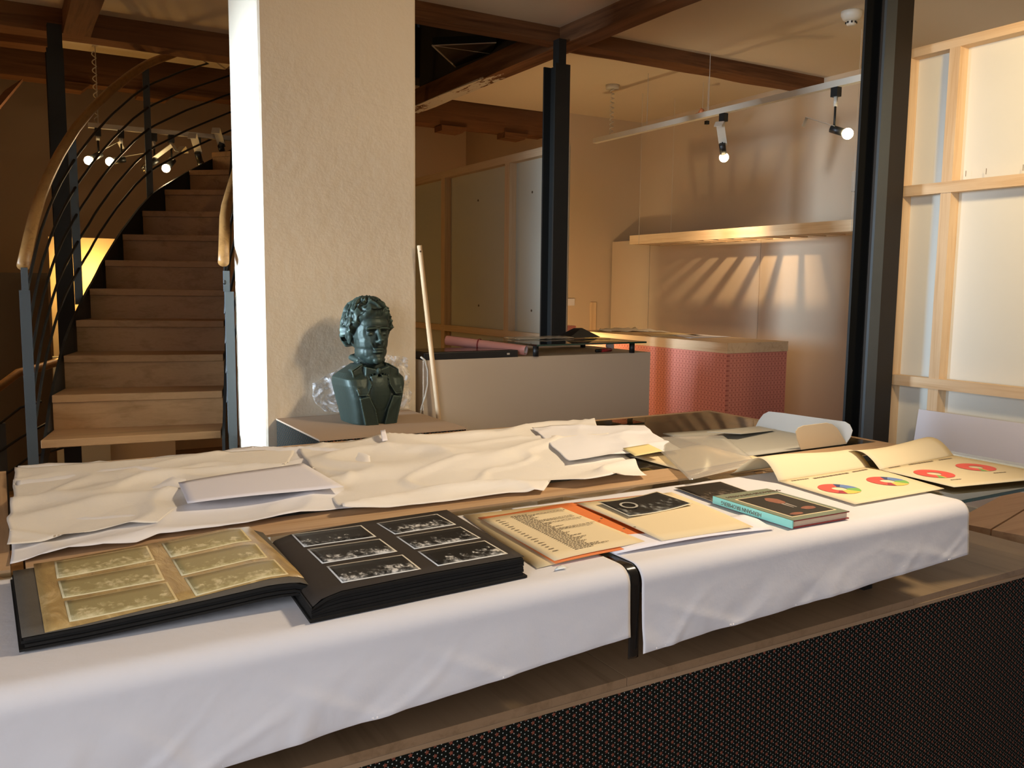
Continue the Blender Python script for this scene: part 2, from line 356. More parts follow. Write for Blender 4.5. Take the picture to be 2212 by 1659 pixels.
def tag(o, label=None, cat=None, group=None, kind=None):
    if label: o['label'] = label
    if cat: o['category'] = cat
    if group: o['group'] = group
    if kind: o['kind'] = kind
    return o
def thing(name, label, cat, loc=(0, 0, 0), group=None, kind=None):
    o = bpy.data.objects.new(name, None); o.empty_display_size = .05; col.objects.link(o); o.location = loc
    return tag(o, label, cat, group, kind)
def struct(o, label=None, cat=None): return tag(o, label, cat, kind='structure')
def nz(p, s=1.0): return noise.noise(V(p)*s)
def txt(body, size, origin, xdir, ydir, mat, parent, name='lettering', ext=.0004):
    cu = bpy.data.curves.new('t', 'FONT'); cu.body = body; cu.size = size; cu.extrude = ext; cu.resolution_u = 2
    to = bpy.data.objects.new('t', cu); col.objects.link(to)
    dg = bpy.context.evaluated_depsgraph_get(); me = bpy.data.meshes.new_from_object(to.evaluated_get(dg))
    bpy.data.objects.remove(to); x = V(xdir).normalized(); y = V(ydir).normalized(); z = x.cross(y)
    me.transform(Matrix(((x.x, y.x, z.x, origin[0]), (x.y, y.y, z.y, origin[1]), (x.z, y.z, z.z, origin[2]), (0, 0, 0, 1))))
    me.materials.clear(); me.materials.append(M[mat]); me.name = name
    o = bpy.data.objects.new(name, me); col.objects.link(o); child(o, parent); return o

# ================================================================ the setting
ZC = 3.0; XR = 5.12; YB = 6.37; YF = 8.2; XL = -1.8; YR = -2.2
struct(bx((XL, YR, -.1), (XR, YF, 0)).build('floor', 'floor'), 'brown board floor of the exhibition room', 'floor')
c = B(); c.box((XL, YR, ZC), (XR, 4.47, ZC+.12)); c.box((XL, 4.47, ZC), (1.45, 6.45, ZC+.12)); c.box((2.98, 4.47, ZC), (XR, 6.45, ZC+.12))
struct(c.build('ceiling', 'ceil'), 'beige plaster ceiling between the old beams', 'ceiling')
c = B(); c.box((XL, 6.45, 3.5), (4.27, YF, 3.6)); c.box((XL, 6.40, ZC+.12), (4.27, 6.45, 3.5))
c.box((1.33, 4.36, 4.2), (2.98, 6.45, 4.3)); c.box((1.33, 4.36, ZC+.12), (2.98, 4.46, 4.2)); c.box((1.33, 4.46, ZC+.12), (1.45, 6.4, 4.2)); c.box((2.92, 4.46, ZC+.03), (2.98, 6.4, 4.2)); c.box((1.45, 6.40, ZC+.5), (2.9, 6.45, 4.2))
struct(c.build('ceiling_void', 'dark_void'), 'dark stair opening in the ceiling above the beams', 'ceiling')
struct(bx((XR, YR, 0), (XR+.15, YB+.15, ZC+.1)).build('wall_right', 'wall'), 'long warm beige wall behind the hanging slatted shelf', 'wall')
struct(bx((4.27, YB, 0), (XR, YB+.15, ZC+.1)).build('wall_back', 'wall'), 'beige back wall beyond the steel post', 'wall')
struct(bx((4.27, YB+.15, 0), (4.42, YF, 3.6)).build('wall_return', 'wall_warm'), 'short return wall at the far corner', 'wall')
struct(bx((XL, YF, 0), (4.42, YF+.15, 3.6)).build('wall_far', 'wall_warm'), 'ochre far wall behind the staircase', 'wall')
Z0, Z1 = .85, 2.45; WY = ((-1.5, .3), (3.15, 4.0)); c = B()
for a, b in ((YR, -1.5), (.3, 3.15), (4.0, YF)): c.box((XL-.25, a, 0), (XL, b, 3.6))
for a, b in WY: c.box((XL-.25, a, 0), (XL, b, Z0)); c.box((XL-.25, a, Z1), (XL, b, 3.6))
struct(c.build('wall_left', 'wall'), 'beige wall with two assumed windows on the left', 'wall')
struct(bx((XL-.25, YR-.15, 0), (XR+.15, YR, 3.1)).build('wall_rear', 'wall'), 'plain beige wall behind the viewer', 'wall')
for i, (Y0, Y1) in enumerate(WY):  # windows assumed out of view, for the daylight from the left
    w = thing('window_%d' % (i+1), ['assumed wooden window in the left wall near the tables', 'assumed wooden window in the left wall facing the pillar'][i], 'window', (XL-.15, (Y0+Y1)/2, Z0), kind='structure'); ym = (Y0+Y1)/2
    for a, b in (((Y0, Z0), (Y0+.06, Z1)), ((Y1-.06, Z0), (Y1, Z1)), ((Y0+.06, Z0), (Y1-.06, Z0+.06)), ((Y0+.06, Z1-.06), (Y1-.06, Z1)), ((ym-.03, Z0+.06), (ym+.03, Z1-.06))): bx((XL-.17, a[0], a[1]), (XL-.11, b[0], b[1])).build('window_frame', 'white_metal', w)
    for a, b in ((Y0+.06, ym-.03), (ym+.03, Y1-.06)): bx((XL-.15, a, Z0+.06), (XL-.145, b, Z1-.06)).build('pane', 'glass_thin', w)
# plastered pillar
PX0, PX1, PY0 = .888, 1.545, 3.42; PY1 = px_(499, 300, PX0).y
struct(bx((PX0, PY0, 0), (PX1, PY1, ZC)).build('wall_pillar', 'plaster', bevel=.012), 'thick cream plastered pillar behind the bust', 'pillar')
# old beams
def beam(a, b, mat, label, seg=26, jit=.007, group='old ceiling beams'):
    a, b = V(a), V(b); ax = 0 if (b-a).x > (b-a).y else 1; o = 1-ax; m = B(); vs = []
    for i in range(seg+1):
        t = i/seg; L = lerp(a[ax], b[ax], t)
        for (u, z) in ((a[o], a.z), (b[o], a.z), (b[o], b.z), (a[o], b.z)):
            p = [0, 0, 0]; p[ax] = L; p[o] = u+jit*nz((L*2.3, u*9, z*9)); p[2] = z+(jit*nz((L*2.9+7, u*7, z*5)) if z == a.z else 0); vs.append(p)
    fs = [(i*4+j, i*4+(j+1) % 4, i*4+4+(j+1) % 4, i*4+4+j) for i in range(seg) for j in range(4)]+[(3, 2, 1, 0), (seg*4, seg*4+1, seg*4+2, seg*4+3)]
    m.add(vs, fs); bm = m.build('ceiling_beam', mat); return tag(bm, label, 'beam', group)
YB1 = 4.36
beam((1.0, YB1, 2.915), (2.88, YB1+.115, 3.06), 'beam', 'old brown ceiling beam running from the pillar to the crossing')
beam((3.02, YB1-.02, 2.915), (XR, YB1+.13, 3.06), 'beam', 'old brown ceiling beam from the crossing to the right wall')
beam((2.88, .2, 2.90), (3.02, 7.2, 3.03), 'beam_wash', 'long old beam with a whitewashed lower edge over the middle steel post', 40)
beam((XL, 5.55, 2.87), (1.5, 5.72, 3.06), 'beam', 'dark beam crossing above the staircase handrail')
beam((.375, 2.2, 2.87), (.515, 5.55, 3.06), 'beam_y', 'lighter beam above the left steel post running towards the viewer')
FB0 = 2.83; FBY = pz(1175, 295, FB0).y
beam((XL, FBY, FB0), (4.265, FBY+.16, 2.83+.22), 'beam', 'far beam with small brackets under it', 34)
beam((XL, 6.05, 2.9), (.33, 6.2, 3.06), 'beam', 'short dark beam end left of the left steel post')
# brackets and stub rafters on the far beam
for i, (x, y) in enumerate(((990, 277), (1120, 294), (150, 178), (338, 203))):
    p = pz(x, y, FB0-.035); q = B(); w_ = .11
    q.prism([(p.x-w_, FBY-.03, FB0-.004), (p.x+w_*1.25, FBY-.03, FB0-.004), (p.x+w_*.75, FBY-.03, FB0-.055), (p.x-w_, FBY-.03, FB0-.05)], (0, .14, 0))
    tag(q.build('beam_bracket', 'beam'), ['dark wooden bracket under the far beam nearest the pillar', 'dark wooden bracket under the far beam beside the middle steel post', 'small bracket under the far beam just right of the left steel post', 'small bracket under the far beam behind the handrail'][i], 'bracket', 'beam brackets')
p = pz(1003, 235, 3.05); b_ = B(); b_.prism([(p.x-.09, FBY+.05, 3.02), (p.x+.07, FBY+.05, 3.02), (p.x+.16, FBY+.05, 3.4), (p.x, FBY+.05, 3.4)], (0, .12, 0))
tag(b_.build('rafter_stub', 'beam'), 'sloping dark rafter stub standing on the far beam', 'rafter')
b_ = B(); a_ = py_(-20, 250, 6.0); c_ = py_(45, 172, 6.0); n_ = V((.06, 0, .05)); b_.prism([a_-n_*1.6, a_+n_*.2, c_+n_*.2, c_-n_*1.4], (0, .12, 0))
tag(b_.build('diagonal_brace', 'beam'), 'slanting timber brace at the left picture edge under the beams', 'brace')
# black steel winder plates in the ceiling opening
tp = thing('upper_stair', 'black steel underside of the upper stair in the ceiling opening', 'stair', (2.3, 5.2, 3.05))
A_ = pz(934, 98, 3.06); P1 = pz(1072, 92, 3.06); P2 = pz(1060, 116, 3.06); P3 = pz(984, 144, 3.06)
B().prism([A_, P1, P2], (0, 0, .05)).build('step_plate', 'dark_steel', tp); B().prism([A_, P2, P3], (0, 0, .05)).build('step_plate', 'black', tp)
for q0, q1, r_ in ((A_, P1, .0035), (A_, P2, .0025), (A_, P3, .006)): B().tube([q0, q1], r_, 6).build('steel_edge', 'white_metal', tp)

# steel columns: H sections, flanges facing the viewer
def hcol(x0, y0, wx, dy, z1, label, tf=.012, tw=.010, slate=False):
    t = thing('steel_column', label, 'column', (x0+wx/2, y0+dy/2, 0), 'steel posts')
    mt = 'dark_steel' if not slate else 'brown_steel'
    bx((x0, y0, 0), (x0+wx, y0+tf, z1)).build('flange', mt, t)
    bx((x0, y0+dy-tf, 0), (x0+wx, y0+dy, z1)).build('flange', 'dark_steel', t)
    bx((x0+wx/2-tw/2, y0+tf, 0), (x0+wx/2+tw/2, y0+dy-tf, z1)).build('web', 'dark_steel', t)
    return t
YM = 4.22; a_ = py_(1195, 500, YM); b_ = py_(1226, 500, YM)
t = hcol(a_.x, YM, b_.x-a_.x, .13, 2.76, 'dark steel post standing under the crossing of two beams')
m_ = (a_.x+b_.x)/2+.015; bx((m_-.025, YM+.03, 2.76), (m_+.025, YM+.09, 2.905)).build('head_plate', 'dark_steel', t)
YRC = 2.46; a_ = py_(1884, 500, YRC); b_ = py_(1906, 500, YRC); c_ = py_(1946, 500, YRC)
t = hcol(a_.x, YRC, c_.x-a_.x, .10, ZC, 'dark blue-grey steel post beside the bright wooden partition', slate=True)
bx((a_.x, YRC-.012, 0), (b_.x, YRC, ZC)).build('cover_strip', 'slate', t)
YLC = 5.36; a_ = py_(104, 200, YLC); b_ = py_(141, 200, YLC)
t = hcol(a_.x, YLC, b_.x-a_.x, .12, 2.74, 'dark steel post behind the left stair railing'); m_ = (a_.x+b_.x)/2
bx((m_-.03, YLC+.03, 2.74), (m_+.04, YLC+.09, 2.875)).build('head_plate', 'dark_steel', t)

# ================================================================ partitions of studs and white panels
def partition(X, y0, y1, ztop, studs, rails, label, pan='panel', dep=.06, sw=.038, z0=.06):
    t = thing('stud_partition', label, 'partition', (X, (y0+y1)/2, 0), 'timber partitions')
    bx((X, y0, 0), (X+dep, y1, sw)).build('bottom_rail', 'pine_y', t)
    bx((X, y0, ztop-sw), (X+dep, y1, ztop)).build('top_rail', 'pine_y', t)
    for s in studs: bx((X+.0008, s, sw), (X+dep, s+sw*(1.25 if s != studs[-1] else 1), ztop-sw)).build('stud', 'pine_z', t)
    for z in rails:
        bx((X-.003, y0+.002, z), (X+.036, y1-sw-.002, z+.046)).build('cross_rail', 'pine_y', t)
    for s0, s1 in zip(studs[:-1], studs[1:]):
        bx((X+dep, s0+.01, z0), (X+dep+.012, s1+.01, ztop-.01)).build('panel', pan, t)
    return t
XP = 3.5
ye = px_(1941, 300, XP).y; s2 = px_(2060, 250, XP).y
zr1 = px_(1960, 424, XP).z; zr2 = px_(1960, 834, XP).z; zt = px_(1962, 108, XP).z
PR = partition(XP, -.4, ye, zt, [-.4, .55, 1.45, s2-.01, ye-.038], [zr1, zr2], 'bright pine stud partition with white panels beside the steel post')
b_ = B()
for x, y in ((2086, 375), (2130, 370), (2210, 362)):
    p = px_(x, y, XP+.03); b_.box((p.x, p.y-.0008, p.z-.012), (p.x+.0016, p.y+.0008, p.z+.012))
tag(b_.build('nails', 'ink', PR), kind='stuff')
XQ = 2.95; ztq = px_(1176, 316, XQ).z; zq = px_(1176, 738, XQ).z
st = [4.42, px_(1097, 400, XQ).y-.02, px_(958, 400, XQ).y-.02, 7.0]
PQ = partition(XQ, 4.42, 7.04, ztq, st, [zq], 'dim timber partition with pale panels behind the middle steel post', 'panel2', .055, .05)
for x, y in ((1033, 433), (1150, 415), (1034, 660), (1148, 671)):
    p = px_(x, y, XQ+.054); B().tube([(XQ+.0545, p.y, p.z), (XQ+.052, p.y, p.z)], .008, 8).build('screw', 'ink', PQ)
# white sheet board leaning on the right partition
p0 = px_(1984, 884, XP-.02); pb = thing('leaning_board', 'white poster board leaning against the bright partition, fine print along its edge', 'board', (XP-.1, .9, .0))
q = B(); yl = p0.y; q.prism([(XP-.012, yl, p0.z), (XP-.012, .1, p0.z+.0), (XP-.075, .1, .62), (XP-.075, yl-.005, .62)], (-.006, 0, 0)); q.build('sheet', 'paper_flat', pb)
bx((XP-.09, .1, 0), (XP-.055, yl, .62)).build('support_ledge', 'white_card', pb)
tl = B()
for i in range(26):
    yy = yl-.02-i*.017
    if i % 5 == 4: continue
    zz = .80; xx = lerp(XP-.081, XP-.018, (zz-.62)/(p0.z-.62))-.0012; tl.box((xx-.001, yy-.011, zz), (xx+.0005, yy, zz+.007))
tag(tl.build('fine_print', 'ink', pb), kind='stuff')
# ================================================================ right wall: panels, hanging shelf, track
XW = 4.80; zp = px_(1317, 523, XW).z; ys = px_(1401, 650, XW).y
for i, (a, b) in enumerate(((ys+.004, YB-.02), (ys-1.25, ys-.002), (ys-2.5, ys-1.254))):
    tag(bx((XW, a, 0), (XW+.03, b, zp)).build('wall_panel', 'wall'), ['narrow beige wall panel in the far corner', 'wide beige wall panel behind the pink plinth', 'beige wall panel behind the steel post'][i], 'panel', 'beige wall panels')
# shelf like a ladder
XS = 4.36; sl = px_(1360, 518, XS); zt_ = px_(1361, 509, XS).z; zb_ = px_(1359, 528, XS).z; ye_ = px_(1900, 480, XS).y-.3
sh = thing('slatted_shelf', 'pale wooden ladder shelf hanging on thin wires along the wall', 'shelf', (XS, (sl.y+ye_)/2, zb_))
bx((XS, ye_, zb_), (XS+.02, sl.y, zt_)).build('front_board', 'pine_y', sh); bx((XS+.30, ye_, zb_), (XS+.32, sl.y, zt_)).build('back_board', 'pine_y', sh)
bx((XS+.02, sl.y-.02, zb_), (XS+.30, sl.y, zt_)).build('end_board', 'pine', sh)
yy = sl.y-.15
while yy > ye_+.05:
    bx((XS+.02, yy-.02, zb_), (XS+.30, yy+.02, zb_+.02)).build('slat', 'pine', sh); yy -= .15
for xx in (XS-.002, XS+.322):
    for y_ in (sl.y-.12, sl.y-2.1): B().tube([(xx, y_, zb_-.003), (xx, y_, ZC)], .0016, 5).build('wire', 'white_metal', sh)
# track
XT = 4.0; ya = px_(1285, 308, XT).y; zt2 = px_(1871, 174, XT).z
tr = thing('light_track', 'cream ceiling track hanging above the pink plinth', 'track', (XT, 3.8, zt2))
bx((XT-.02, 1.2, zt2), (XT+.02, ya, zt2+.035)).build('track_rail', 'white_metal', tr)
for x in (1530, 1398): 
    y_ = px_(x, 250, XT).y; B().tube([(XT, y_, zt2+.03), (XT, y_, ZC)], .002, 5).build('wire', 'white_metal', tr)
pts = []; ysp = px_(1322, 230, XT).y
for i in range(90): an = i*.7; pts.append((XT+.014*math.cos(an), ysp+.014*math.sin(an), lerp(zt2+.03, ZC-.03, i/89)))
B().tube(pts, .004, 5).build('coiled_cable', 'white_metal', tr, True); B().tube([(XT, ysp, ZC-.03), (XT, ysp, ZC)], .05, 14).build('ceiling_rose', 'white_metal', tr, True)
def rotz(a): return Matrix.Rotation(a, 3, 'Z')
def spotlight(top, head, aim, label, group, lit=True, stem='white', power=0, color=WARM2, size=80, bulbr=.03, soft=.03):
    """track lamp: adapter and stem under the track, long bent arm, black holder and a mirrored bulb"""
    top, head, aim = V(top), V(head), V(aim).normalized()
    t = thing('spotlight', label, 'lamp', tuple(top), group)
    bx((top.x-.018, top.y-.022, top.z-.05), (top.x+.018, top.y+.022, top.z)).build('adapter', 'black', t)
    mid = V((top.x, top.y, lerp(top.z, head.z, .45)))
    B().tube([(top.x, top.y, top.z-.05), mid], .011, 8).build('stem', 'white_metal', t, True)
    B().tube([mid, head], .006, 8).build('rod', 'dark_steel', t, True)
    side = aim.cross(V((0, 0, 1))).normalized(); upv = side.cross(aim).normalized(); L = .17
    q = B()
    back = head-aim*L
    q.prism([head+upv*.018-side*.025, back+upv*.018-side*.025, back-upv*.035-side*.025, back-upv*.035-side*.022+aim*.004, back+upv*.015-side*.022, head+upv*.015-side*.022], side*.05)
    q.build('arm_plate', 'white_metal', t)
    B().tube([head-aim*.02, head+aim*.05], .021, 12).build('holder', 'black', t, True)
    bc = head+aim*.078; b = B(); b.ball(bc, bulbr); b.build('bulb', 'bulb' if lit else 'bulb_off', t, True)
    B().ball(bc+aim*.012, bulbr*.92, 14, 8, 0, (1, 1, .75), aim.to_track_quat('Z', 'Y').to_matrix()).build('mirror_cap', 'bulb_off', t, True) if not lit else None
    if power:
        l = spot('lamp_light', tuple(bc+aim*.04), tuple(bc+aim*2), power, color, size, .9, soft)
    return t
def onT(x, y): return px_(x, y, XT)
a_ = onT(1563, 250); h_ = onT(1556, 318)
spotlight((XT, a_.y, zt2), (XT, a_.y, h_.z), (.55, .35, -.75), 'lit track lamp with its bulb pointing down, left of the two', 'track lamps over the pink plinth', True, power=40, color=WARM)
a_ = onT(1806, 200); h_ = onT(1801, 280)
spotlight((XT, a_.y, zt2), (XT, a_.y, h_.z), (.35, -.75, -.33), 'track lamp with long white arm near the right steel post', 'track lamps over the pink plinth', True, power=18, color=WARM, size=110)
p = px_(1505, 250, XT+.5); q = thing('pink_lamp', 'small pinkish glass lamp on the wire behind the track', 'lamp', tuple(p), 'track lamps over the pink plinth')
B().ball(p, .02).build('bulb', 'copper', q, True); B().tube([p+V((0, -.02, .0)), p+V((0, -.06, .035))], .016, 10).build('holder', 'copper', q, True); B().tube([p+V((0, -.06, .035)), (p.x, p.y-.06, ZC)], .0015, 5).build('wire', 'white_metal', q)
p = px_(1527, 265, XT+.3); q = thing('hanging_plug', 'tiny black plug hanging under the track', 'plug', tuple(p)); bx((p.x-.012, p.y-.012, p.z-.012), (p.x+.012, p.y+.012, p.z+.012)).build('plug_body', 'black', q); B().tube([(p.x, p.y, p.z+.012), (p.x, p.y, ZC)], .0015, 5).build('wire', 'white_metal', q)
# detectors
p = pz(1840, 25, ZC); q = thing('smoke_detector', 'round cream smoke detector on the ceiling', 'detector', tuple(p))
B().tube([(p.x, p.y, ZC), (p.x, p.y, ZC-.02), (p.x, p.y, ZC-.04), (p.x, p.y, ZC-.05)], [.055, .055, .045, .030], 20).build('housing', 'smoke', q, True)
B().tube([(p.x, p.y, ZC-.05), (p.x, p.y, ZC-.064), (p.x, p.y, ZC-.072)], [.022, .026, .022], 16).build('sensor_head', 'smoke', q, True)
for k_ in range(8):
    an = k_*math.pi/4; bx((p.x+.027*math.cos(an)-.003, p.y+.027*math.sin(an)-.003, ZC-.064), (p.x+.027*math.cos(an)+.003, p.y+.027*math.sin(an)+.003, ZC-.054)).build('vent_slot', 'black', q)
p = py_(1111, 324, YF); q = thing('wall_speaker', 'small round vent on the far wall above the dim partition', 'vent', tuple(p)); B().tube([(p.x, YF, p.z), (p.x, YF-.02, p.z)], .065, 20).build('ring', 'wall', q, True); B().tube([(p.x, YF-.02, p.z), (p.x, YF-.03, p.z)], .04, 16).build('grille', 'ink', q, True)
p = px_(1858, 385, XR); q = thing('wall_box', 'small white switch box on the wall left of the right steel post', 'box', (XR, p.y, p.z)); bx((XR-.03, p.y-.05, p.z-.09), (XR, p.y+.05, p.z+.05)).build('cover', 'white_metal', q, bevel=.006)
# papers on the back wall
for (x0, y0, x1, y1, lab, mt) in ((1222, 645, 1241, 660, 'small bright paper pinned to the back wall beside the steel post', 'paper_flat'), (1276, 653, 1287, 708, 'tall narrow wooden strip leaning on the back wall', 'pine_z')):
    a = py_(x0, y0, YB-.012); b = py_(x1, y1, YB-.012); tag(bx((a.x, YB-.014, b.z if mt != 'pine_z' else 0), (b.x, YB-.002, a.z)).build('wall_paper_slip' if mt != 'pine_z' else 'wood_strip', mt), lab, 'paper' if mt != 'pine_z' else 'strip')

# ================================================================ white plinth, pink plinth and what lies on them
ZW = 1.18; wy = pz(938, 778, ZW).y; wx1 = pz(1401.6, 760.3, ZW).x; wyb = wy+.60
t = thing('white_plinth', 'long pale box plinth standing beside the plastered pillar', 'plinth', ((1.58+wx1)/2, wy+.3, 0))
bx((1.575, wy, 0), (wx1, wyb, ZW-.02)).build('body', 'plinth_white', t); bx((1.575, wy, ZW-.02), (wx1, wyb, ZW)).build('top', 'plinth_white', t)
zg = 1.238
g0 = pz(1165, 744, zg); g1 = pz(1379, 736, zg); yb_ = min(pz(1066, 730, zg).y, wyb+.05)
t = thing('glass_riser', 'low glass shelf on four short black posts on the pale plinth', 'shelf', ((g0.x+g1.x)/2, wy+.3, ZW))
bx((g0.x-.02, g0.y-.01, zg-.008), (g1.x, yb_, zg)).build('glass_plate', ['glass'], t)
for x_, y_ in ((g0.x, g0.y+.03), (g1.x-.06, g0.y+.03), (g0.x, yb_-.07), (g1.x-.06, yb_-.07)): B().tube([(x_, y_, ZW), (x_, y_, zg-.008)], .014, 12).build('post', 'black', t, True)
bx((g0.x-.02, g0.y-.0105, zg-.0075), (g1.x, g0.y-.01, zg-.0005)).build('front_edge', 'glass_edge', t)
a = pz(1098, 768, ZW); t = thing('flat_case', 'flat black case with a glassy lid beside the pink paper roll', 'case', (1.8, wy+.15, ZW))
bx((1.58, wy+.005, ZW), (a.x, wy+.26, ZW+.032)).build('frame', 'black', t, bevel=.003); bx((1.60, wy+.025, ZW+.0325), (a.x-.02, wy+.24, ZW+.0335)).build('lid_glass', 'black_gloss', t)
bx((a.x-.06, wy+.0045, ZW+.012), (a.x-.045, wy+.0052, ZW+.02)).build('badge', 'white_metal', t)
e1 = py_(1136, 762, wy+.035); e1.z = ZW+.027; e0 = py_(965, 738, wy+.36); e0.z = ZW+.062
t = thing('paper_roll', 'rolled pink wallpaper with a white inside lying across the pale plinth', 'roll', tuple((e0+e1)/2))
d = (e1-e0).normalized(); u = d.cross(V((0, 0, 1))).normalized(); w = u.cross(d)
def roll(r0, turns, th):
    q = B(); K = 40; vs = []
    for e in (e0, e1):
        for i in range(K+1):
            an = turns*2*math.pi*i/K; r = r0-.007*i/K; vs.append(e+(u*math.cos(an+2.2)+w*math.sin(an+2.2))*r)
    return q.add(vs, [(i, i+1, K+2+i, K+1+i) for i in range(K)])
roll(.026, 1.35, 0).build('outer_sheet', 'pink_paper', t, True); roll(.0245, 1.3, 0).build('inner_face', 'paper_flat', t, True)
m_ = lerp(e0, e1, .42); B().tube([m_-d*.003, m_+d*.003], .0272, 20, caps=False).build('string', 'maroon', t, True)
p = pz(1312, 760, ZW); t = thing('red_pen', 'red marker pen lying under the glass shelf', 'pen', tuple(p)); B().tube([(p.x-.05, p.y-.01, ZW+.009), (p.x+.03, p.y+.012, ZW+.009)], .009, 10).build('barrel', 'redplastic', t, True); B().tube([(p.x-.085, p.y-.0195, ZW+.009), (p.x-.05, p.y-.01, ZW+.009)], .0085, 10).build('cap', 'black', t, True)
p = pz(1330, 758, ZW); q = B(); q.ball((p.x, p.y+.05, ZW+.03), .021, 20, 14); q.v = [tuple(V(v)+(V(v)-V((p.x, p.y+.05, ZW+.03)))*(.35*nz(v, 60))) for v in q.v]; mz = min(v[2] for v in q.v); q.v = [(v[0], v[1], v[2]-mz+ZW) for v in q.v]
tag(q.build('crumpled_tissue', 'paper_flat', None, True), 'small ball of crumpled white tissue near the red pen', 'tissue')
p = pz(1252, 728, zg); q = B(); c0 = V((p.x, min(p.y, yb_-.15), zg)); q.add([c0+V((-.11, 0, 0)), c0+V((.11, .02, 0)), c0+V((.10, .16, 0)), c0+V((-.09, .15, 0)), c0+V((.0, .04, .05)), c0+V((.01, .13, .045))], [(0, 1, 4), (1, 2, 5, 4), (2, 3, 5), (3, 0, 4, 5), (0, 3, 2, 1)])
tag(q.build('black_cloth', 'black'), 'black folded cloth standing like a tent on the glass shelf', 'cloth')
q = B(); q.patch(lambda u, v: (c0.x-.46+u*.34, c0.y-.06+v*.14, zg+.008+.006*abs(nz((u*9, v*9, 3)))), 16, 8, .006); tag(q.build('bubble_wrap', 'sleeve', None, True), 'strip of clear bubble wrap lying on the glass shelf', 'wrap')
ZK = 1.18; pc = pz(1571.5, 741.6, ZK); px1 = pz(1719.8, 738.6, ZK).x; pyb = pz(1244, 713.6, ZK).y
t = thing('pink_plinth', 'tall plinth covered in pink patterned cloth with a pale wooden top', 'plinth', ((pc.x+px1)/2, (pc.y+pyb)/2, 0))
hh = .062
for nm, a, b, mt in (('cloth_side', (pc.x+.004, pc.y+.004, 0), (pc.x+.02, pyb-.004, ZK-hh), 'pink_y'), ('cloth_front', (pc.x+.02, pc.y+.0042, 0), (px1-.004, pc.y+.02, ZK-hh), 'pink_x'), ('cloth_side', (px1-.02, pc.y+.02, 0), (px1-.004, pyb-.004, ZK-hh), 'pink_y'), ('cloth_back', (pc.x+.02, pyb-.02, 0), (px1-.02, pyb-.004, ZK-hh), 'pink_x')): bx(a, b).build(nm, mt, t)
bx((pc.x, pc.y, ZK-hh), (px1, pyb, ZK)).build('top_board', 'pine_y', t)
for i, (c0, c1, c2, c3, lab, mt) in enumerate((((1490, 731), (1590, 728), (1545, 722), (1440, 724), 'thin printed sheet nearest the front of the pink plinth', 'paper_flat'), ((1405, 728), (1525, 726), (1490, 718), (1385, 721), 'thin pinkish sheet in the middle of the pink plinth', 'cream'), ((1285, 716), (1470, 718), (1430, 712), (1275, 710), 'wrinkled grey packing paper at the back of the pink plinth', 'tissue'))):
    Q = [pz(x, y, ZK) for x, y in (c0, c1, c2, c3)]
    for p in Q: p.x = min(max(p.x, pc.x+.01), px1-.01); p.y = min(p.y, pyb-.01)
    q = B(); q.patch(lambda u, v: lerp(lerp(Q[0], Q[1], u), lerp(Q[3], Q[2], u), v)+V((0, 0, .002+i*.0+(.035*abs(nz((u*5, v*5, 1))) if i == 2 else .001))), 14, 8, .001); tag(q.build('paper_sheet', mt, None, True), lab, 'paper', 'papers on the pink plinth')
a = px_(1216, 704, 3.05); b = py_(1244, 722, 5.0); p = py_(1217, 704, 5.0); tag(bx((p.x, 5.0, 0), (b.x, 5.2, p.z)).build('tall_carton', 'pink_paper'), 'narrow pinkish carton peeping out behind the middle steel post', 'carton')
q = B(); a = py_(1441, 722, 4.3)
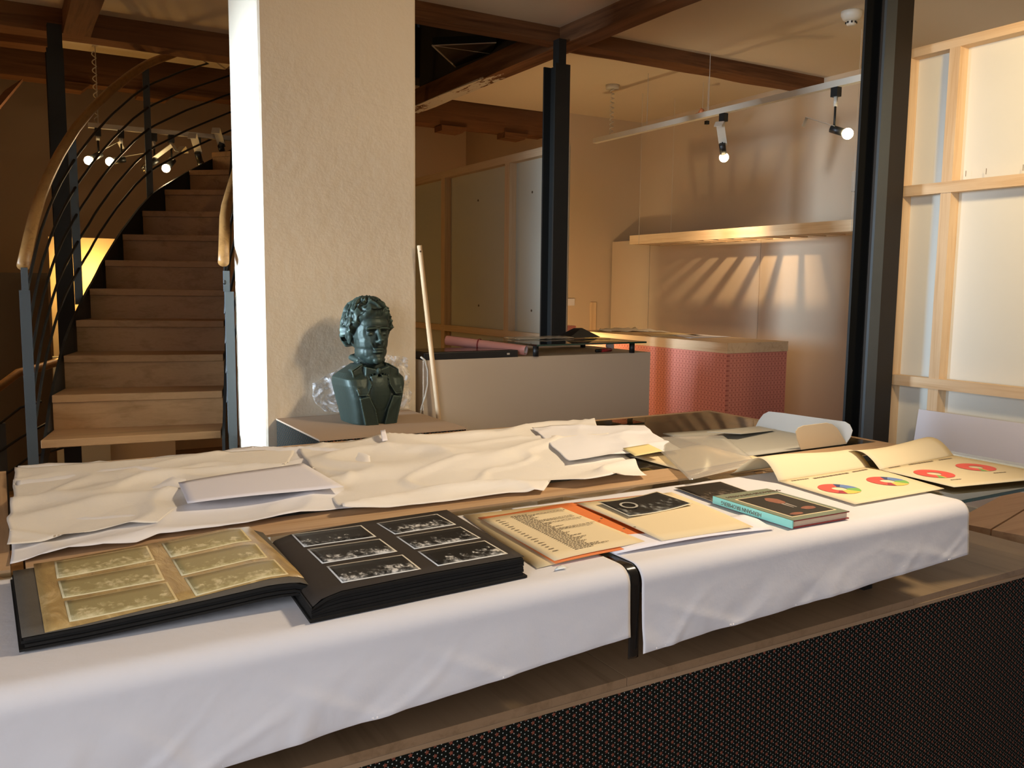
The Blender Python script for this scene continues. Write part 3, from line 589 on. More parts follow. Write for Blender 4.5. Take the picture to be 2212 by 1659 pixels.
# ================================================================ bust, its plinth, film, stick, cable
ZB = .97; fl = pz(690, 950, ZB); fr = pz(1012, 925, ZB)
t = thing('bust_plinth', 'dark patterned box plinth with a brown top carrying the bust', 'plinth', ((fl.x+fr.x)/2, 3.15, 0))
bx((fl.x+.002, fl.y+.002, 0), (fr.x-.002, PY0-.006, ZB-.006)).build('cloth_body', ['floral_f'], t); bx((fl.x, fl.y, ZB-.006), (fr.x, PY0-.004, ZB)).build('top_sheet', 'plinth_brown', t)
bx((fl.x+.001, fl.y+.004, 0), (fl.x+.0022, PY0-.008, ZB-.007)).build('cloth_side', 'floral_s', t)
def bust(loc):
    q = B(); Z3 = Matrix.Identity(3)
    lev = [(0, .094, -.098, .085), (.05, .103, -.108, .095), (.10, .114, -.112, .105), (.15, .126, -.106, .108), (.175, .127, -.095, .10), (.195, .112, -.078, .088), (.212, .086, -.062, .072), (.228, .062, -.05, .06)]
    K = 40; vs = []
    for (z, w, yf, yb) in lev:
        for j in range(K):
            an = 2*math.pi*(j+.5)/K; c_, s_ = math.cos(an), math.sin(an); e = .22 if z < .18 else .6
            x = w*math.copysign(abs(c_)**e, c_); y = (yb if s_ > 0 else -yf)*math.copysign(abs(s_)**.5, s_); vs.append((x, y+(.012*(abs(x)/w)**3 if s_ < 0 else 0), z))
    fs = [(i*K+j, i*K+(j+1) % K, (i+1)*K+(j+1) % K, (i+1)*K+j) for i in range(len(lev)-1) for j in range(K)]+[tuple(range(K))[::-1], tuple(range((len(lev)-1)*K, len(lev)*K))]
    q.add(vs, fs)
    def el(c, s, rx=0, rz=0, ry=0): q.ball(c, 1.0, 18, 12, 0, s, (Matrix.Rotation(rz, 3, 'Z') @ Matrix.Rotation(ry, 3, 'Y') @ Matrix.Rotation(rx, 3, 'X')))
    q.tube([(0, .012, .19), (0, .008, .235), (0, 0, .29)], [.058, .052, .052], 20)
    el((0, .014, .360), (.077, .092, .092)); el((0, -.022, .352), (.069, .074, .090)); el((0, -.030, .318), (.064, .066, .075)); el((0, -.038, .278), (.055, .054, .050)); el((0, -.050, .258), (.042, .044, .032)); el((0, -.084, .246), (.020, .016, .016))
    for s in (-1, 1):
        el((s*.040, -.022, .278), (.020, .046, .032)); el((s*.031, -.062, .325), (.022, .020, .018))
        el((s*.026, -.089, .3685), (.026, .013, .0065), 0, 0, s*.10); el((s*.028, -.081, .3535), (.0135, .012, .0095)); el((s*.028, -.0865, .3615), (.017, .009, .0032)); el((s*.028, -.087, .3455), (.015, .008, .003))
        el((s*.0105, -.108, .319), (.008, .011, .0065)); el((s*.023, -.082, .303), (.005, .010, .019), 0, 0, s*.5)
        el((s*.076, .006, .335), (.009, .019, .032), .2); el((s*.082, .001, .338), (.005, .012, .021), .2)
    q.tube([(0, -.090, .368), (0, -.105, .347), (0, -.121, .323), (0, -.113, .313)], [.009, .0095, .0125, .009], 12)
    el((0, -.0945, .2895), (.023, .009, .005)); el((0, -.0935, .2785), (.020, .010, .0055)); el((0, -.058, .385), (.056, .036, .036))
    # collar, bow, lapels
    q.tube([(.0, -.052, .235), (.05, -.02, .242), (.058, .03, .25), (0, .066, .255), (-.058, .03, .25), (-.05, -.02, .242), (.0, -.052, .235)], .013, 10)
    for s in (-1, 1):
        q.prism([V((s*.004, -.098, .211)), V((s*.050, -.086, .222)), V((s*.052, -.086, .186)), V((s*.004, -.098, .199))][::s], (0, .03, 0)); q.prism([V((s*.006, -.104, .192)), V((s*.036, -.100, .186)), V((s*.026, -.112, .140))][::s], (0, .03, 0))
        for pts, th in ((((.050, -.045, .235), (.095, -.052, .21), (.088, -.108, .118), (.055, -.118, .122), (.036, -.112, .155)), .012), (((.050, -.116, .112), (.084, -.112, .105), (.062, -.110, .0), (.012, -.116, .0), (.026, -.121, .06)), .010)):
            P = [V((s*x, y, z)) for x, y, z in pts]
            if s > 0: P = P[::-1]
            q.prism(P, (0, .03, 0)); q.prism([p+V((0, -.004, 0)) for p in P], (0, .01, 0))
        q.tube([V((s*x, y, z)) for x, y, z in ((.052, -.06, .232), (.097, -.062, .207), (.091, -.113, .117), (.056, -.122, .118))], .003, 6)
        q.tube([V((s*x, y, z)) for x, y, z in ((.086, -.114, .106), (.064, -.114, .0))], .003, 6)
    el((0, -.094, .205), (.010, .010, .013)); el((0, -.098, .115), (.05, .018, .07))
    me = bpy.data.meshes.new('tmp'); me.from_pydata(q.v, [], q.f); o = bpy.data.objects.new('tmp', me); col.objects.link(o)
    r = o.modifiers.new('r', 'REMESH'); r.mode = 'VOXEL'; r.voxel_size = .0026; s_ = o.modifiers.new('s', 'SMOOTH'); s_.iterations = 4; s_.factor = .5
    dg = bpy.context.evaluated_depsgraph_get(); m2 = bpy.data.meshes.new_from_object(o.evaluated_get(dg)); bpy.data.objects.remove(o)
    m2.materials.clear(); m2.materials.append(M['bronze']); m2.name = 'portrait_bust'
    for v in m2.vertices:      # eye sockets sink under the brow
        for s in (-1, 1):
            d_ = math.hypot((v.co.x-s*.028)/.020, (v.co.z-.352)/.011)
            if v.co.y < -.05 and d_ < 1.6: v.co.y += .0085*math.exp(-d_*d_*.9)*(1 if d_ > .5 else .75)
    nr = [v.normal.copy() for v in m2.vertices]
    for v, n_ in zip(m2.vertices, nr):      # hair: wavy locks swept back from the forehead
        x, y, z = v.co
        if z < .27: continue
        hl = interp([(-.11, .425), (-.075, .412), (-.045, .375), (-.02, .345), (.01, .335), (.04, .30), (.12, .285)], y)
        m = sm(hl-.006, hl+.012, z)
        if abs(x) > .072 and y < .03 and z < .368: m *= .25
        if m <= 0: continue
        a = math.atan2(x, -(y-.01)); w1 = 1-abs(nz((a*2.2+z*9, z*16+a*1.5, y*16)))*2.2; w2 = 1-abs(nz((x*60+y*25, y*45-x*10, z*42)))*2.0
        v.co += n_*m*(.012+.012*w1+.008*w2+.014*max(0, z-.40)/.05)
    for p in m2.polygons: p.use_smooth = True
    zmin = min(v.co.z for v in m2.vertices)
    for v in m2.vertices: v.co.z -= zmin
    o = bpy.data.objects.new('portrait_bust', m2); col.objects.link(o); o.location = loc; o.rotation_euler = (0, 0, .06); return o
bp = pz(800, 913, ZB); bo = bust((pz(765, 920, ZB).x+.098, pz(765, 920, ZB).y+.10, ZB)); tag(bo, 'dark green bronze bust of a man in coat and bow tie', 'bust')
def film(pts, lab, seed, dy):
    Q = [py_(x, y, PY0-dy) for x, y in pts]; q = B()
    def fn(u, v):
        p = lerp(lerp(Q[0], Q[1], u), lerp(Q[3], Q[2], u), v); r = abs(nz((p.x*14+seed, p.z*14, seed)))+.35*abs(nz((p.x*34, p.z*34, seed)))
        return V((p.x+.02*nz((p.z*14, seed, 1)), PY0-.02-dy*.0-.05*r, max(ZB+.002, p.z+.02*nz((p.x*14, seed, 5)))))
    q.patch(fn, 34, 34, .0005); return q
q = film(((668, 830), (790, 770), (790, 890), (700, 890)), '', 2, .04)
tag(q.build('plastic_film', 'plastic', None, True), 'crumpled clear plastic film behind the left shoulder of the bust', 'film')
q = film(((830, 765), (885, 775), (890, 885), (835, 885)), '', 9, .05)
tag(q.build('plastic_film', 'plastic', None, True), 'crumpled clear plastic film behind the right shoulder of the bust', 'film')
a = py_(906, 530, PY0-.03); b = py_(947, 898, PY0-.05); d = (b-a); e = a+d*((a.z)/(a.z-b.z)); 
t = thing('broom_stick', 'pale wooden broom handle leaning on the pillar edge', 'stick', (e.x, e.y, 0)); B().tube([e+V((0, 0, .0)), a], .0105, 12).build('handle', 'stick', t, True)
h_ = a+(b-a)*.035; B().tube([h_+V((-.003, -.0125, 0)), h_+V((-.003, -.006, 0))], .004, 8).build('hanging_hole', 'ink', t)
pts = [py_(x, y, 3.40) for x, y in ((909, 771), (918, 778), (924, 800), (924, 830), (919, 855), (911, 880), (908, 893))]
tag(B().tube(pts+[V((pts[-1].x, 3.40, .3)), V((pts[-1].x, 3.40, .0))], .004, 8).build('white_cable', 'white_metal', None, True), 'thin white cable hanging in a loop between pillar and pale plinth', 'cable')
# ================================================================ staircase
LX = [.122, .182, .249, .324, .411, .512, .631, .770, .933, 1.121]; LY = [4.025, 4.291, 4.547, 4.795, 5.034, 5.264, 5.486, 5.698, 5.902, 6.096]
RX = [.828, .881, .934, .986, 1.039, 1.093, 1.150, 1.209, 1.271, 1.337]; RY = [3.942, 4.143, 4.349, 4.559, 4.774, 4.992, 5.215, 5.442, 5.672, 5.908]
def tabl(X, n): return interp([(i+1, x) for i, x in enumerate(X)], n)
RS, Z1 = .155, .85
def PL(n, z=0): return V((tabl(LX, n), tabl(LY, n), z))
def PR_(n, z=0): return V((tabl(RX, n), tabl(RY, n), z))
st = thing('spiral_staircase', 'curving staircase with oak steps and grey steel railings', 'staircase', (.48, 4.3, 0))
for n in range(1, 12):
    z = Z1+RS*(n-1); a, b = PL(n), PR_(n); c_, d_ = PL(n+1), PR_(n+1)
    fwd = ((c_+d_)-(a+b)).normalized(); a2, b2, c2, d2 = a-fwd*0, b-fwd*0, c_+fwd*.03, d_+fwd*.03
    P = [V((p.x, p.y, z-.034)) for p in (a2, b2, d2, c2)]
    B().prism(P, (0, 0, .034)).build('tread', 'tread', st, bevel=.003)
    if n < 11:
        r0, r1 = c_+fwd*.012, d_+fwd*.012
        B().prism([V((r0.x, r0.y, z)), V((r1.x, r1.y, z)), V((r1.x, r1.y, z+RS-.033)), V((r0.x, r0.y, z+RS-.033))], fwd*.018).build('riser', 'tread', st)
def curtain(P, x, y, lo=-3, hi=15):
    r = ray(x, y); f = lambda n: P(n).x*r.y-P(n).y*r.x
    for _ in range(60):
        m = (lo+hi)/2
        if f(lo)*f(m) <= 0: hi = m
        else: lo = m
    p = P(lo); k_ = math.hypot(p.x, p.y)/math.hypot(r.x, r.y); return lo, EYE+r*k_
OL = .035
def PLo(n, z=0):
    a = PL(n); t_ = PL(n+.5)-PL(n-.5); nn = V((-t_.y, t_.x, 0)).normalized(); p = a+nn*OL; return V((p.x, p.y, z))
def PRo(n, z=0):
    a = PR_(n); t_ = PR_(n+.5)-PR_(n-.5); nn = V((t_.y, -t_.x, 0)).normalized(); p = a+nn*OL; return V((p.x, p.y, z))
rail_px = [(50, 575), (62, 520), (85, 430), (115, 360), (165, 275), (230, 205), (315, 140), (400, 107), (490, 85)]
str_px = [(92, 900), (100, 850), (129, 735), (163, 658), (194, 602), (243, 516), (321, 419), (400, 370), (490, 325)]
railL = [(n, p.z) for n, p in (curtain(PLo, *q) for q in rail_px)]; strL = [(n, p.z) for n, p in (curtain(PLo, *q) for q in str_px)]
n0 = railL[0][0]; n1 = railL[-1][0]+.3
def seq(a, b, k): return [lerp(a, b, i/k) for i in range(k+1)]
B().tube([PLo(n, interp(railL, n)) for n in seq(n0, n1, 40)], .024, 14).build('handrail', 'rail', st, True)
for k_ in range(1, 6):
    B().tube([PLo(n, lerp(interp(strL, n), interp(railL, n), k_/6)) for n in seq(max(n0+.1, .2), n1, 36)], .0065, 8).build('railing_bar', 'dark_steel', st, True)
def plate(Pf, ns, top, bot, th, nm, mat, side):
    q = B(); vs = []
    for n in ns:
        a = Pf(n); t_ = Pf(n+.4)-Pf(n-.4); nn = V((-t_.y, t_.x, 0)).normalized()*side*th
        for p, z in ((a, bot(n)), (a+nn, bot(n)), (a+nn, top(n)), (a, top(n))): vs.append((p.x, p.y, z))
    K = len(ns); q.add(vs, [(i*4+j, i*4+(j+1) % 4, i*4+4+(j+1) % 4, i*4+4+j) for i in range(K-1) for j in range(4)]+[(3, 2, 1, 0), (K*4-4, K*4-3, K*4-2, K*4-1)])
    return q.build(nm, mat, st)
zs = lambda n: Z1+RS*(n-1)
plate(lambda n: PLo(n)*.25+PL(n)*.75, seq(.45, 12, 40), lambda n: interp(strL, n), lambda n: zs(n)-.22 if n > 1 else lerp(.45, zs(1)-.22, max(0, (n-.45)/.55)), .012, 'stringer', 'dark_steel', 1)
plate(lambda n: PRo(n)*.25+PR_(n)*.75, seq(.45, 11.5, 34), lambda n: zs(n)+.07, lambda n: zs(n)-.22, .012, 'stringer', 'dark_steel', -1)
# newel posts
def newel(x0, x1, ytop, ymid, Y, xb0, xb1, ybot, mx0, mx1):
    a = py_(x0, ymid, Y); b = py_(x1, ymid, Y); zt3 = py_(x0, ytop, Y).z; bx((a.x, Y, a.z), (b.x, Y+.012, zt3)).build('newel_tongue', 'slate', st)
    c_ = py_(mx0, ymid, Y-.012); d_ = py_(mx1, ymid, Y-.012); bx((c_.x, Y-.012, 0), (d_.x, Y, c_.z)).build('newel_post', 'slate', st)
newel(47, 62, 578, 627, 3.90, 0, 0, 0, 41, 65)
newel(484, 497, 585, 630, 3.86, 0, 0, 0, 486, 505)
# right rail
def zr(n): return 1.60+.155*(n-.4)+.04*sm(.4, 2, n)
def PRb(n, z): p = PRo(n, z); p.x += .035*max(0, n-1.6); return p
B().tube([PRb(n, zr(n)) for n in seq(.35, 10, 34)], .023, 14).build('handrail', 'rail', st, True)
for k_ in range(1, 6): B().tube([PRb(n, lerp(zs(n)+.07, zr(n), k_/6)) for n in seq(.6, 10, 30)], .0065, 8).build('railing_bar', 'dark_steel', st, True)
for (x, y0, y1) in ((166, 335, 600), (322, 148, 420)):
    n, p = curtain(PLo, x, (y0+y1)/2); a = PLo(n)
    bx((a.x-.026, a.y-.005, interp(strL, n)-.05), (a.x+.012, a.y+.008, interp(railL, n)-.02)).build('railing_post', 'slate', st)
# lower flight railing behind
lr = thing('lower_railing', 'second grey railing going down behind the staircase', 'railing', (.1, 5.6, 0))
YL = 5.5; hp = [py_(x, y, YL+.25*i/4) for i, (x, y) in enumerate(((-60, 870), (0, 835), (40, 805), (75, 797), (115, 785), (135, 778)))]
B().tube(hp, .024, 10).build('handrail', 'rail', lr, True)
for dy, xs in ((95, ((0, 0), (45, -35), (90, -48))), (155, ((-40, 20), (0, 0), (45, -30), (100, -60))), (200, ((-40, 30), (20, 0), (60, -30), (210, -75), (250, -85)))):
    B().tube([py_(x, 820+dy+y, YL) for x, y in xs], .007, 8).build('railing_bar', 'dark_steel', lr, True)
a = py_(-2, 915, YL); bx((a.x-.03, YL, 0), (a.x+.03, YL+.02, a.z)).build('railing_post', 'slate', lr)
a = py_(148, 955, YL+.1); bx((a.x, YL+.1, 0), (a.x+.055, YL+.12, a.z+.3)).build('railing_post', 'dark_steel', lr)
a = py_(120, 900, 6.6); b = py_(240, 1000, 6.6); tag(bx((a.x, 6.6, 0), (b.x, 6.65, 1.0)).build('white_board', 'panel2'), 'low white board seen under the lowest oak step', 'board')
# lit panel, grey board, reddish board
a = py_(104, 511, 6.75); b = py_(262, 800, 6.75); tag(bx((a.x, 6.75, 0), (b.x+.35, 6.79, a.z)).build('glowing_panel', 'wall'), 'pale panel lit warm yellow behind the left stair railing', 'panel')
a = py_(102, 590, 7.1); tag(bx((-1.2, 7.1, 0), (a.x, 7.2, a.z)).build('grey_display_wall', 'grey_wall'), 'low dull grey display wall at the left picture edge', 'wall panel')
a = py_(512, 735, 4.12); b = py_(528, 800, 4.12); tag(bx((py_(512, 735, 4.2).x+.02, 4.10, 0), (py_(512, 735, 4.2).x+.10, 4.12, py_(515, 735, 4.1).z)).build('reddish_board', 'red_board'), 'reddish brown board between the right newel post and the pillar', 'board')
# left track with lamps
YT = 6.3; l0 = py_(190, 268, YT); l1 = py_(488, 303, YT); ztl = l1.z
lt = thing('light_track', 'grey ceiling track with several lamps behind the stair railing', 'track', ((l0.x+l1.x)/2, YT, ztl))
bx((l0.x, YT-.018, ztl), (2.4, YT+.018, ztl+.03)).build('track_rail', 'white_metal', lt)
B().tube([(l0.x+.06, YT, ztl+.03), (l0.x+.06, YT, ZC)], .003, 6).build('wire', 'white_metal', lt)
pts = []; xx = py_(206, 200, YT).x
for i in range(70): an = i*.8; pts.append((xx+.012*math.cos(an), YT+.012*math.sin(an), lerp(ztl+.03, ZC-.03, i/69)))
B().tube(pts, .0035, 5).build('coiled_cable', 'white_metal', lt, True)
lamps = [(213, 335, (-.75, -.25, -.5), True, 'lit'), (263, 345, (-.9, -.2, -.25), True, 'copper lit'), (334, 348, (-.6, .5, -.5), False, 'unlit'), (371, 350, (-.55, -.5, -.62), True, 'brightest'), (428, 335, (.3, .6, -.6), False, 'plain'), (478, 320, (.3, .6, -.5), False, 'last')]
labs = ['leftmost lit lamp on the stair track, bulb glowing', 'lit lamp with a copper shade, second from the left on the stair track', 'dark unlit lamp beside the tall railing post', 'bright lit lamp with long arm in the middle of the stair track', 'white stemmed lamp second from the pillar on the stair track', 'white stemmed lamp on the stair track nearest the pillar']
for (x, y, aim, lit, _), lab in zip(lamps, labs):
    p = py_(x, y, YT); spotlight((p.x, YT, ztl), (p.x, YT, p.z), aim, lab, 'lamps on the stair track', lit, power=28 if lit else 0, color=WARM, size=120, bulbr=.027)
point('assumed_panel_lamp', (.55, 6.55, 1.55), 11, (1, .56, .14), .04)  # assumed lamp without a fixture, lights the pale panel yellow

# ================================================================ front display case
ZT = 1.03; YE = 1.135
fc = thing('display_case', 'long case with dark floral cloth base, board top and a raised glass plate', 'display case', (.7, 1.38, 0))
YFL = 1.181; XC1 = 2.44
bx((-1.0, YFL, 0), (XC1-.005, 1.575, .776)).build('floral_base', 'floral', fc)
bx((-1.0, YFL-.004, .776), (XC1, YFL+.01, .784)).build('edge_trim', 'edge_wood', fc)
for a, b in ((-1.0, .1145), (.1165, .946), (.948, 1.776), (1.778, XC1)): bx((a, YFL-.002, .784), (b, 1.575, .80)).build('top_board', 'board', fc)
bx((XC1-.0052, YFL+.0005, 0), (XC1-.0035, 1.5745, .776)).build('floral_end', 'floral_e', fc)
for x_ in (-.3, .35, 1.25, 1.72): bx((x_, 1.27, .80), (x_+.03, 1.30, ZT-.0085)).build('post', 'black', fc)
for x_ in (-.3, .35, 1.25, 1.72): bx((x_, 1.50, .80), (x_+.03, 1.53, ZT-.0085)).build('post', 'black', fc)
bx((-1.0, YE, ZT-.0085), (XC1-.02, 1.59, ZT-.0005)).build('glass_plate', 'glass', fc)
bx((-1.0, YE-.0006, ZT-.008), (XC1-.02, YE, ZT-.001)).build('glass_edge', 'glass_edge', fc)
# white paper covers
def cover(x0, x1, hem0, hem1, seed, yback=1.55, rad=.030):
    yc = YE+.006; top = yback-yc; arc = rad*math.pi/2
    def fn(u, v):
        X = lerp(x0, x1, u); hz = lerp(hem0, hem1, u)+.0015*nz((X*5, seed, 0)); hang = (ZT+.0012-rad)-hz; tot = top+arc+hang; s = (1-v)*tot
        if s < top: return (X, yback-s, ZT+.0012+.0012*abs(nz((X*7, s*9, seed))))
        if s < top+arc:
            an = (s-top)/rad; return (X, yc-rad*math.sin(an), ZT+.0012-rad+rad*math.cos(an))
        dn = s-top-arc; k_ = sm(0, .12, dn)
        cr = abs(nz((X*5+dn*7, dn*3+X*1.5, seed)))-.2; c2 = max(0, 1-6*abs(nz((X*7+dn*9, dn*5-X*2, seed+3)))); c3 = max(0, 1-7*abs(nz((X*4.5-dn*8, dn*4, seed+8))))
        return (X, yc-rad-.006*k_-k_*(.007*cr+.0022*c2+.0025*c3+.0012*nz((X*30, dn*16, seed))), ZT+.0012-rad-dn)
    nu = int((x1-x0)*150); q = B(); q.patch(fn, nu, 90, .0006); return q
YH = YE-.026
def hemz(x, y): return py_(x, y, YH-.006).z
xl1 = py_(1363, 1280, YH).x; xr0 = py_(1388, 1280, YH).x; xr1 = py_(2095, 1120, YH).x
ha = py_(480, 1659, YH-.006); hb = py_(1365, 1378, YH-.006); sl_ = (hb.z-ha.z)/(hb.x-ha.x)
tag(cover(-.75, xl1, hb.z+sl_*(-.75-xl1), hb.z, 1.3).build('paper_cover', 'paper', None, True), 'white packing paper draped over the left part of the glass plate', 'paper')
tag(cover(xr0, xr1, hemz(1390, 1411), hemz(2090, 1199), 6.1).build('paper_cover', 'paper', None, True), 'white packing paper draped over the right part of the glass plate', 'paper')
# black strap hanging between the two papers
q = B(); xa = py_(1364, 1300, YH).x+.0012; xb = py_(1388, 1300, YH).x-.0012; RS_ = .026
def sf(u, v):
    s = v*.195; X = lerp(xa-.012*(1-sm(0, .05, s)), xb-.006*(1-sm(0, .04, s)), u)
    if s < .02: return (X, YE+.026-s, ZT+.0006)
    if s < .02+RS_*1.5708: an = (s-.02)/RS_; return (X, YE+.006-RS_*math.sin(an), ZT+.0006-RS_+RS_*math.cos(an))
    d_ = s-.02-RS_*1.5708; return (X, YE+.006-RS_-.002*math.sin(u*3.1), ZT+.0006-RS_-d_)
q.patch(sf, 6, 40, .0012); tag(q.build('black_strap', 'black_gloss', None, True), 'shiny black strap hanging over the glass edge between two papers', 'strap')
# plank table to the right, turned a little
dt = V((.968, .25, 0)); nt = V((-.25, .968, 0)); zt4 = .755
e0 = pz(2098, 1105, zt4); k0 = pz(2129, 1151, zt4)
tb = thing('plank_table', 'low plank table standing at an angle right of the display case', 'table', (3.0, 1.2, 0))
def plank(off0, off1, l0, l1):
    o = e0+nt*off0; p = [o+dt*l0, o+dt*l1, e0+nt*off1+dt*l1, e0+nt*off1+dt*l0]; return B().prism([V((a.x, a.y, zt4-.03)) for a in p][::-1], (0, 0, .03))
w1 = (k0-e0).dot(nt); s0 = -.19
plank(0, w1+.0035, s0, .45).build('plank', 'table_wood', tb); plank(w1-.0035, -.42, s0-.01, .45).build('plank', 'table_wood', tb); plank(-.427, -.62, s0-.01, .45).build('plank', 'table_wood', tb)
for a in (.05, .40):
    for b in (-.04, -.58):
        p = e0+dt*a+nt*b; bx((p.x-.025, p.y-.025, 0), (p.x+.025, p.y+.025, zt4-.03)).build('leg', 'pine_z', tb)
# ================================================================ rear vitrines
def vitrine(x0, x1, y0, y1, label, zt_=ZT):
    t = thing('vitrine', label, 'display case', ((x0+x1)/2, (y0+y1)/2, 0), 'wooden vitrines'); zb = zt_-.11; r = .022; fw_ = .115
    bx((x0, y0, zb), (x1, y0+fw_, zt_)).build('front_rail', 'ash', t); bx((x0, y1-r, zb), (x1, y1, zt_)).build('back_rail', 'ash', t)
    bx((x0, y0+fw_, zb), (x0+r, y1-r, zt_)).build('side_rail', 'ash_y', t); bx((x1-r, y0+fw_, zb), (x1, y1-r, zt_)).build('side_rail', 'ash_y', t)
    n = 3
    for i in range(n):
        a = lerp(x0+r, x1-r, i/n); b = lerp(x0+r, x1-r, (i+1)/n); bx((a+.001, y0+fw_, zb), (b-.001, y1-r, zb+.012)).build('base_board', 'table_wood', t)
    bx((x0+r, y0+fw_, zt_-.006), (x1-r, y1-r, zt_-.0005)).build('glass_top', 'glass', t)
    for a in (x0+.04, x1-.09):
        for b in (y0+.04, y1-.09): bx((a, b, 0), (a+.05, b+.05, zb)).build('leg', 'pine_z', t)
    return t
XV1 = 2.372; YV0 = 1.605; YV1 = 2.492
vitrine(.018, XV1, YV0, YV1, 'long wooden glass-topped vitrine behind the papers, covered with tissue')
vitrine(-1.4, -.004, YV0, YV1-.02, 'wooden vitrine at the left edge behind the album')
# ================================================================ tissue sheets on the vitrine
def quadfn(Q): return lambda u, v: lerp(lerp(Q[3], Q[2], u), lerp(Q[0], Q[1], u), v)   # Q: TL TR BR BL, v=0 near edge
def crease(p, seed, amp, f=1.0):
    r = max(0, 1-5.5*abs(nz((p.x*1.9*f+p.y*1.1+seed, p.y*3.1*f-p.x*.8, seed)))); r2 = max(0, 1-6*abs(nz((p.x*4.3*f-p.y*3, p.y*4.6*f+p.x*1.5, seed+4))))
    return amp*(r**1.3*.75+.35*r2**1.3+.30*abs(nz((p.x*3, p.y*4, seed+2)))+.10*abs(nz((p.x*15, p.y*15, seed+7))))
def tissue(name, pxq, z, mat, seed, amp, label, edge=(), nu=110, nv=50, front_drop=0, th=.0004):
    Q = [pz(x, y, z) for x, y in pxq]; f = quadfn(Q); q = B()
    def fn(u, v):
        p = f(u, v)
        if edge: p = p+(1-v)*(1-v)*V((0, interp(edge, u), 0))
        p = V((p.x+.006*nz((p.y*11, seed, p.x*3)), p.y, p.z))
        return V((p.x, p.y, z+.0015+crease(p, seed, amp)))
    q.patch(fn, nu, nv, th); return tag(q.build(name, mat, None, True), label, 'tissue paper', 'sheets over the vitrine')
tissue('tissue_sheet', ((40, 1016), (800, 952), (800, 1098), (22, 1222)), ZT+.0008, 'tissue_white', 3.1, .014, 'creased white tissue over the left half of the vitrine', [(0, 0), (.3, -.0), (.36, .02), (.6, .0), (1, .01)])
tissue('tissue_sheet', ((33, 1017), (640, 968), (590, 1075), (16, 1190)), ZT+.006, 'tissue', 8.2, .020, 'warm crumpled tissue sheet lying on top at the left', [(0, .0), (.35, .0), (.5, -.03), (.62, .06), (1, .03)], 80, 50)
tissue('tissue_sheet', ((640, 966), (1277, 909), (1396, 1031), (740, 1112)), ZT+.006, 'tissue', 5.7, .018, 'large wavy cream tissue in the middle of the vitrine', [(0, .0), (.35, .0), (.5, .0), (.6, -.02), (.68, .035), (.75, -.01), (1, 0)])
tissue('tissue_sheet', ((1150, 925), (1385, 922), (1470, 972), (1230, 1000)), ZT+.016, 'tissue_white', 11.4, .010, 'white tissue sheet right of the middle of the vitrine', (), 60, 40)
def flat(name, pxq, z, mat, label, cat, parent=None, nu=10, nv=8, lift=None, th=.0006, group=None):
    Q = [pz(x, y, z) for x, y in pxq]; f = quadfn(Q); q = B()
    q.patch(lambda u, v: f(u, v)+V((0, 0, lift(u, v) if lift else 0)), nu, nv, th); o = q.build(name, mat, parent, True)
    if parent is None: tag(o, label, cat, group)
    return o
flat('white_sheet', ((385, 1042), (655, 999), (743, 1050), (405, 1087)), ZT+.027, 'paper_flat', 'blank lilac-white sheet lying on the tissue', 'paper', None, 16, 8, lambda u, v: .0015*math.sin(u*5))
# clear sleeve and yellow note
flat('clear_sleeve', ((1395, 948), (1560, 942), (1640, 1005), (1490, 1040)), ZT+.012, 'sleeve', 'clear plastic sleeve between tissue and grey mailer', 'sleeve', None, 20, 14, lambda u, v: .014*math.sin(u*3.1)*math.sin(v*3.1)+.004)
flat('cream_sheet', ((1360, 985), (1530, 958), (1640, 988), (1480, 1018)), ZT+.004, 'cream', 'cream sheet under the clear sleeve on the vitrine', 'paper', None, 12, 8)
flat('yellow_note', ((1345, 968), (1400, 962), (1432, 974), (1372, 985)), ZT+.030, 'note', 'small yellow sticky note on the tissue', 'note', None, 6, 6, lambda u, v: .004*u*v)
flat('tissue_tip', ((822, 944), (832, 942), (838, 951), (826, 953)), ZT+.02, 'paper_flat', 'small folded white paper tip at the far vitrine edge', 'paper scrap', None, 4, 4, lambda u, v: .02*v)
# grey mailer with standing flaps
zm = ZT+.004; ml = thing('cardboard_mailer', 'open grey cardboard mailer with rounded flaps standing up', 'mailer', tuple(pz(1640, 950, zm)))
flat('mailer_body', ((1432, 937), (1640, 922), (1828, 958), (1613, 986)), zm, 'grey_card', '', '', ml, 12, 8, lambda u, v: .002, .003)
A_, B_ = pz(1640, 922, zm), pz(1828, 958, zm); C_ = pz(1729, 971, zm)
def flap(p0, p1, pxs, tilt, mat, nm):
    e = (p1-p0).normalized(); n = V((e.y, -e.x, 0)); n = (n+V((0, 0, tilt))).normalized(); P = [ppl(x, y, p0, n) for x, y in pxs]; return B().prism(P, n*.0025).build(nm, mat, ml)
flap(A_, B_, ((1632, 924), (1640, 908), (1650, 895), (1662, 889), (1690, 892), (1760, 902), (1826, 911), (1836, 917), (1842, 930), (1838, 944), (1828, 959)), .25, 'white_card', 'back_flap')
flap(C_, B_, ((1729, 971), (1721, 948), (1718, 932), (1723, 924), (1735, 919), (1785, 913), (1797, 916), (1808, 925), (1818, 942), (1828, 958)), -.2, 'beige_card', 'side_flap')
a0, a1, a2 = pz(1640, 922, zm), pz(1560, 931, zm), pz(1527, 934, zm+.02)
B().prism([a0, pz(1675, 930, zm+.006), pz(1600, 938, zm+.02), a2], (0, 0, .0025)).build('lifted_flap', 'grey_card', ml)
